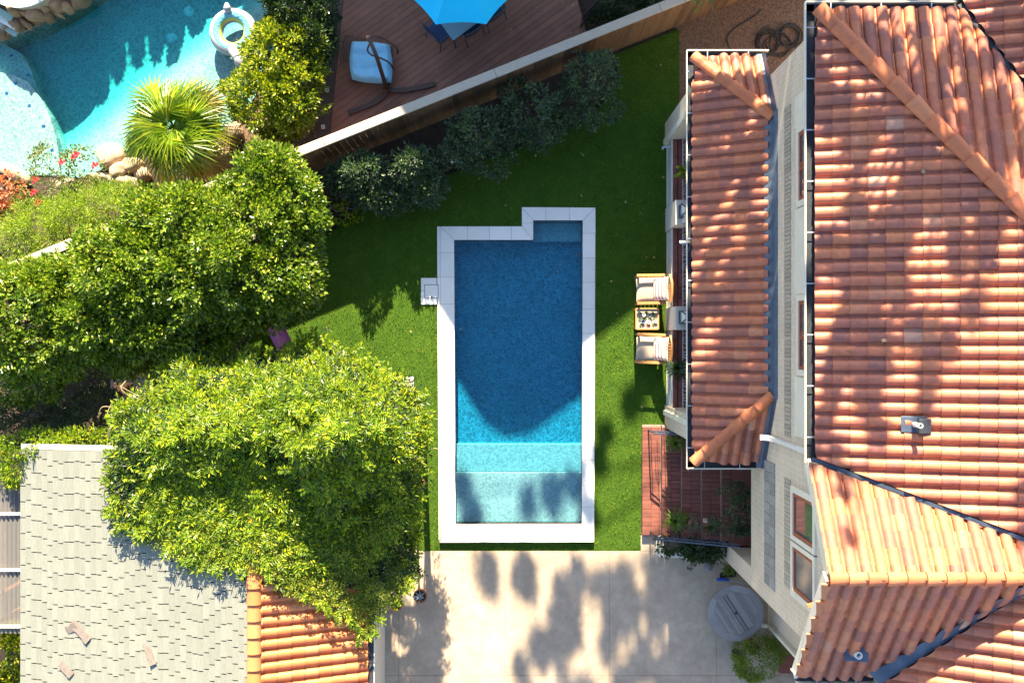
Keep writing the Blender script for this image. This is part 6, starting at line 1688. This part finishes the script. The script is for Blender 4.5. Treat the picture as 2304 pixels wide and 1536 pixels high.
tree('planter_shrub', 'dark green leaves filling the planter below the handrail', 'shrub', (*P2(1540, 1225, .1), .03), lobz([(1515, 1225, .4, 30, 16, .2), (1565, 1230, .45, 40, 20, .25), (1600, 1235, .4, 24, 22, .2), (1560, 1255, .35, 14, 16, .15)]), MT['l_dark'], 190, 9, .09, .085, .045, 72, .015)
strap_plant('variegated_plant', 'small yellow variegated plant at the foot of the house corner', 1640, 1282, .15, 40, .26, .035, 'l_fern', 7)
boulder('dark grey stone at the planter end by the house corner', 1592, 1272, .08, .1, .14, .1, .3, 88, 'brick_grey')
m_ = MB()
for k in range(24):
    c_ = Vector(P(1586, 1170, 1.15)) + Vector((random.Random(k).uniform(-.05, .05), random.Random(k + 50).uniform(-.05, .05), random.Random(k + 9).uniform(0, .05))); r = .012
    m_.lathe([(0, -r), (r, 0), (0, r)], c_, 6)
tag(m_.build('flower_head', MT['white']), 'small white flower head between the plants on the steps', 'flower')
strap_plant('verandah_plant', 'glossy plant growing through the verandah railing near the lower armchair', 1525, 828, 1.0, 90, .36, .028, 'l_dark', 8)
strap_plant('verandah_plant', 'bright leafy plant at the verandah edge near the fence end', 1540, 385, 1.2, 26, .3, .07, 'l_vine', 9)
# purple play slide half under the trees
sl = thing('purple_slide', 'purple plastic slide showing between the evergreen and the creeper', 'slide', P(630, 760, .3))
vs = []; n = 12
for i in range(n + 1):
    t = i / n; p = Vector(P(610 + 42 * t, 715 + 80 * t, 1.1 - .8 * t)); sd = Vector((.8, .45, 0)).normalized()
    for w, h in ((-.2, .12), (-.19, .02), (0, 0), (.19, .02), (.2, .12)): vs.append(p + sd * w + Vector((0, 0, h)))
m_ = MB(); m_.add(vs, [(i * 5 + j, i * 5 + j + 1, i * 5 + j + 6, i * 5 + j + 5) for i in range(n) for j in range(4)], True); m_.build('chute', MT['purple'], sl)
for t in (.1, .9):
    p = Vector(P(610 + 42 * t, 715 + 80 * t, 1.1 - .8 * t)); m_ = MB(); m_.tube([(p.x, p.y, 0), p], .03, 6); m_.build('leg', MT['purple'], sl)
# old garden chair in the dark gap
oc = thing('garden_chair', 'dark folding chair on the grey slab in the shaded gap', 'chair', (-9.3, -1.2, .05))
m_ = MB(); m_.box((0, 0, .42), (.45, .42, .03)); m_.build('seat', MT['wicker'], oc, True); m_ = MB(); m_.box((0, -.25, .68), (.45, .03, .45), m=Matrix.Rotation(.25, 4, 'X')); m_.build('backrest', MT['wicker'], oc, True)
for sx in (-1, 1):
    m_ = MB(); m_.tube([(sx * .2, .2, 0), (sx * .2, -.2, .45)], .015, 6); m_.build('leg', MT['wicker'], oc, True); m_ = MB(); m_.tube([(sx * .2, -.2, 0), (sx * .2, .2, .45)], .015, 6); m_.build('leg', MT['wicker'], oc, True)

# ------------------------------------------------------------------ fallen leaves
rs = random.Random(77)
LV = [(1205, 351), (1307, 346), (1338, 296), (1354, 256), (1390, 132), (1138, 463), (907, 478), (1312, 350), (1491, 400), (1407, 455), (1493, 481), (1454, 579), (1471, 579), (1375, 633), (1388, 704), (1407, 455), (1486, 148), (925, 745), (1150, 470), (1308, 441), (830, 690), (1444, 915), (1262, 320), (1440, 480)]
def leaf_at(lab, x, y, z, sz, grp, rot, tilt=.1):
    m_ = MB(); p = []
    for k in range(10):
        a = 2 * PI * k / 10; r = sz * (1 if k % 2 == 0 else .55) * rs.uniform(.8, 1.15); p.append((r * math.cos(a), r * .75 * math.sin(a)))
    m_.add([(0, 0, .006)] + [(q[0], q[1], rs.uniform(0, .012)) for q in p], [(0, 1 + k, 1 + (k + 1) % 10) for k in range(10)], True)
    o = m_.build('fallen_leaf', MT['dry']); o.location = (x, y, z); o.rotation_euler = (rs.uniform(-tilt, tilt), rs.uniform(-tilt, tilt), rot)
    tag(o, lab, 'leaf', grp)
for x, y in LV:
    c = P2(x, y, .1); leaf_at('small dry brown leaf lying on the lawn', c[0], c[1], lawn_z(*c) + .035, rs.uniform(.022, .042), 'dry leaves on the lawn', rs.uniform(0, 6))
for x, y, lb_ in [(1298, 573, 'leaf floating by the pool wall under the alcove'), (1062, 605, 'leaf floating in the upper left part of the rectangular pool'), (1110, 744, 'brown leaf floating in the middle of the rectangular pool'), (1260, 595, 'upper leaf of the two floating left of the alcove'), (1036, 740, 'leaf floating against the left wall of the rectangular pool'), (1254, 611, 'lower leaf of the two floating left of the alcove')]:
    c = P2(x, y, .04); leaf_at(lb_, c[0], c[1], .04, rs.uniform(.018, .032), 'leaves floating on the pool', rs.uniform(0, 6), .03)
for x, y, lb_ in [(892, 36, 'dry leaf on the deck between umbrella and swing chair'), (982, 160, 'dry leaf on the deck near the end of the swing chair stand'), (1150, 68, 'dry leaf on the deck just right of the patio chairs'), (1290, 12, 'dry leaf on the deck near its end gate, nearer the gate'), (1265, 6, 'dry leaf on the deck near its end gate, farther from it'), (1283, 76, 'pale leaf on the deck next to the fence cap')]:
    c = P2(x, y, .35); leaf_at(lb_, c[0], c[1], .356, rs.uniform(.022, .04), 'leaves on the deck', rs.uniform(0, 6))
for k in range(22):
    x, y = rs.choice([(rs.uniform(1560, 1640), rs.uniform(1260, 1345)), (rs.uniform(1560, 1680), rs.uniform(1440, 1530)), (rs.uniform(1000, 1500), rs.uniform(1260, 1530))]); c = P2(x, y, .03)
    leaf_at('tiny dark leaf scrap lying on the concrete', c[0], c[1], .034, rs.uniform(.012, .028), 'leaf scraps on the concrete', rs.uniform(0, 6))
for x, y, lb_ in [(2062, 392, 'curled dry leaf on the main roof just below the long hip ridge'), (1983, 765, 'curled dry leaf on the main roof above the vent pipe')]:
    c = P(x, y, 7.3); leaf_at(lb_, c[0], c[1], zW(c[0], 0) + .1, .06, 'dry leaves on the main roof', rs.uniform(0, 6), .4)

# overhanging twig at the top
tw = thing('oak_twig', 'leafy oak twig reaching in over the fence at the top', 'twig', P(1600, -40, 2.6))
m_ = MB(); m_.tube([P(1600, -60, 2.6), P(1597, 0, 2.6), P(1603, 18, 2.55), P(1610, 32, 2.5)], [.02, .014, .009, .004], 6); m_.tube([P(1597, 0, 2.6), P(1575, 4, 2.6)], [.01, .004], 5); m_.tube([P(1603, 16, 2.55), P(1602, 33, 2.5)], [.007, .003], 5); m_.build('stem', MT['bark'], tw); m_ = MB(); m_.tube([P(1541, -10, 2.6), P(1542, 14, 2.55), P(1538, 26, 2.5)], [.008, .006, .003], 5); m_.build('stem', MT['bark'], tw)
rg = np.random.default_rng(12); pts = np.array([P(*q, 2.6) for q in [(1565, 8), (1572, 4), (1580, 2), (1590, 1), (1598, -4), (1610, 0), (1563, 14), (1570, 18), (1606, -2), (1585, -3)]])
n = len(pts); leaf_obj('leaves', [leaf_arrays(pts, rnd_dirs(rg, n) * [1, 1, .2], np.tile([0, 0, 1.], (n, 1)) + rnd_dirs(rg, n) * .3, np.full(n, .14), np.full(n, .07))], MT['l_fern'], tw)

# ================================================================== BEYOND THE TOP OF THE PICTURE: what casts the shade
nh = thing('neighbour_house', 'neighbouring gabled house standing beyond the deck', 'house', (0, 17, 0))
AY, AZ = 14.3, 8.5; ax = -.80
pr = [(-6.96, 0), (-6.96, AZ - .888 * 6.165), (ax - .45, AZ - .4), (ax, AZ - .22), (ax + .6, AZ - .228), (9.6, AZ - .38 * 10.435), (9.6, 0)]
m_ = MB(); vs = [(x, AY, z) for x, z in pr] + [(x, AY + 6, z) for x, z in pr]; k = 7
m_.add(vs, [tuple(range(7)), tuple(range(7, 14))[::-1]] + [(i, i + 7, (i + 1) % 7 + 7, (i + 1) % 7) for i in range(7)]); m_.build('wall', MT['brick_cream'], nh)
for a, b in ((pr[1], pr[2]), (pr[2], pr[3]), (pr[3], pr[4]), (pr[4], pr[5])):
    m_ = MB(); m_.add([(a[0], AY - .02, a[1] + .01), (b[0], AY - .02, b[1] + .01), (b[0], AY + 6.1, b[1] + .01), (a[0], AY + 6.1, a[1] + .01), (a[0], AY - .02, a[1] + .08), (b[0], AY - .02, b[1] + .08), (b[0], AY + 6.1, b[1] + .08), (a[0], AY + 6.1, a[1] + .08)], [(0, 1, 2, 3), (7, 6, 5, 4), (0, 4, 5, 1), (1, 5, 6, 2), (2, 6, 7, 3), (3, 7, 4, 0)]); m_.build('roof', MT['cap'], nh)
for x in (-3.5, 1.5, 5):
    m_ = MB(); m_.box((x, AY - .01, 1.7), (1.2, .06, 1.3)); m_.build('window', MT['glass'], nh)

def gum(name, label, base, clumps, seed, csize=.55, per=110, L=.24, W=.075):
    rg_ = np.random.default_rng(seed); t = thing(name, label, 'tree', base); mb_ = MB(); top = max(c[2] for c in clumps)
    fork = Vector((base[0] + .2, base[1], top * .72)); branch_mesh(mb_, base, fork, .26, .1, .02, 8, seed)
    for i, c in enumerate(clumps):
        if i % 7 == 0: branch_mesh(mb_, Vector((fork.x, fork.y, min(fork.z, c[2] - .5))), c[:3], .05, .02, .06, 6, seed + i)
    mb_.build('trunk', MT['bark'], t)
    cl = np.repeat(np.array([c[:3] for c in clumps]), per, 0); sz = np.repeat(np.array([c[3] for c in clumps]), per).reshape(-1, 1); n = len(cl)
    p = cl + rnd_dirs(rg_, n) * sz * rg_.uniform(.0, 1, (n, 1)) ** .6
    leaf_obj('crown', [leaf_arrays(p, rnd_dirs(rg_, n) + np.array([0, 0, -.6]), rnd_dirs(rg_, n), L * rg_.uniform(.7, 1.3, n), W * rg_.uniform(.8, 1.3, n))], MT['l_gum'], t)
# a clump at distance that shades the picture point (px,py) at height z
def shade(px, py, z, yc, r):
    x, y, _ = P(px, py, z); dz = (yc - y) * TAN; return (x - math.sin(SUN_AZ) * 0 + (yc - y) * math.tan(-SUN_AZ) * -1, yc, z + dz, r)
rs = random.Random(101)
def scatter(cl, n, x0, x1, y0, y1, z, r0, r1, yc0, yc1, dens=None):
    k = 0; tries = 0
    while k < n and tries < n * 40:
        tries += 1; x, y = rs.uniform(x0, x1), rs.uniform(y0, y1)
        if dens is not None and rs.random() > dens(x, y): continue
        cl.append(shade(x, y, z, rs.uniform(yc0, yc1), rs.uniform(r0, r1))); k += 1
# far tree: shade on the concrete, the steps end of the pool and the right-hand lawn
cl = []
scatter(cl, 46, 1090, 1520, 1270, 1580, 0, .12, .34, 13.5, 17.5, lambda x, y: .15 + .85 * (x > 1150))
scatter(cl, 9, 1040, 1330, 1075, 1190, 0, .12, .26, 16, 20)
scatter(cl, 4, 1345, 1460, 900, 1130, 0, .10, .18, 15, 17)
scatter(cl, 14, 1520, 1800, 960, 1560, .5, .2, .36, 16, 20)
gum('gum_tree', 'tall sparse gum tree beyond the top of the picture', (6.4, 18, 0), cl, 5, per=120)
# nearer tree: crisp dapple on the tiled roofs
cl = []; nz_ = lambda x, y, f: mnoise.noise(Vector((x * f, y * f * .55, 7.)))
scatter(cl, 40, 1545, 1750, 640, 1060, 3.8, .1, .26, 10.5, 12.5); scatter(cl, 26, 1545, 1750, 190, 440, 3.8, .1, .24, 10.5, 12.5); scatter(cl, 16, 1545, 1750, 440, 640, 3.8, .07, .16, 10.5, 12.5)
scatter(cl, 58, 1830, 2304, 20, 470, 7.3, .12, .32, 10.5, 12.5, lambda x, y: 1 if nz_(x, y, .011) > -.1 else .12)
scatter(cl, 38, 1830, 2304, 440, 830, 7.3, .09, .24, 10.5, 12.5, lambda x, y: 1 if nz_(x, y, .012) > .05 else .06)
scatter(cl, 16, 1830, 2150, 780, 1060, 7.4, .07, .16, 10.5, 12.5); scatter(cl, 4, 1850, 2300, 1080, 1290, 7.6, .05, .12, 10.5, 12.5)
for (xa, ya_, xb, yb_, n_c, r_c) in ((1935, 450, 1950, 900, 26, .085), (1995, 520, 1958, 790, 16, .08), (1865, 500, 1940, 640, 12, .07), (2060, 500, 1985, 640, 11, .07), (1900, 700, 1860, 930, 12, .06), (2120, 450, 2135, 700, 12, .07), (1690, 640, 1620, 1000, 14, .06), (2230, 330, 2210, 560, 11, .07)):
    for k in range(n_c):
        f = k / (n_c - 1); cl.append(shade(xa + (xb - xa) * f + rs.uniform(-7, 7), ya_ + (yb_ - ya_) * f, 7.35 if xa > 1800 else 3.8, 11.5, r_c * rs.uniform(.7, 1.4)))
gum('oak_tree', 'spreading oak tree beyond the top of the picture above the roofs', (6.3, 12, 0), cl, 6, per=130, L=.15, W=.07)
# trees that shade the turquoise pool
for i, (px, py, w, lab) in enumerate([(155, 250, 34, 'slim conifer north of the pool'), (215, 190, 40, 'second slim conifer north of the pool'), (300, 95, 50, 'third conifer north of the pool'), (390, 150, 30, 'fourth slim conifer north of the pool'), (255, 130, 40, 'fifth conifer north of the pool'), (345, 105, 36, 'sixth conifer north of the pool'), (440, 40, 45, 'seventh conifer north of the pool'), (500, -10, 50, 'eighth conifer north of the pool')]):
    x, y, _ = P(px, py, -.5); x -= .2; yb = 12.3 + (i % 3) * .4; zt = (yb - y) * TAN - .5; r = w * .011
    rg_ = np.random.default_rng(200 + i); t = thing('conifer', lab, 'tree', (x, yb, 0), 0, 'conifers north of the turquoise pool')
    m_ = MB(); m_.tube([(x, yb, 0), (x, yb, zt)], [.08, .02], 7); m_.build('trunk', MT['bark'], t)
    n = 2600; f = rg_.random(n) ** .7; z = zt - f * (zt - .2); rad = (r * (.12 + 1.3 * f)) * np.sqrt(rg_.random(n)); a = rg_.uniform(0, 2 * PI, n)
    p = np.stack([x + rad * np.cos(a), yb + rad * np.sin(a), z], 1)
    leaf_obj('crown', [leaf_arrays(p, rnd_dirs(rg_, n) + [0, 0, .3], rnd_dirs(rg_, n), np.full(n, .2), np.full(n, .09))], MT['l_dark'], t)
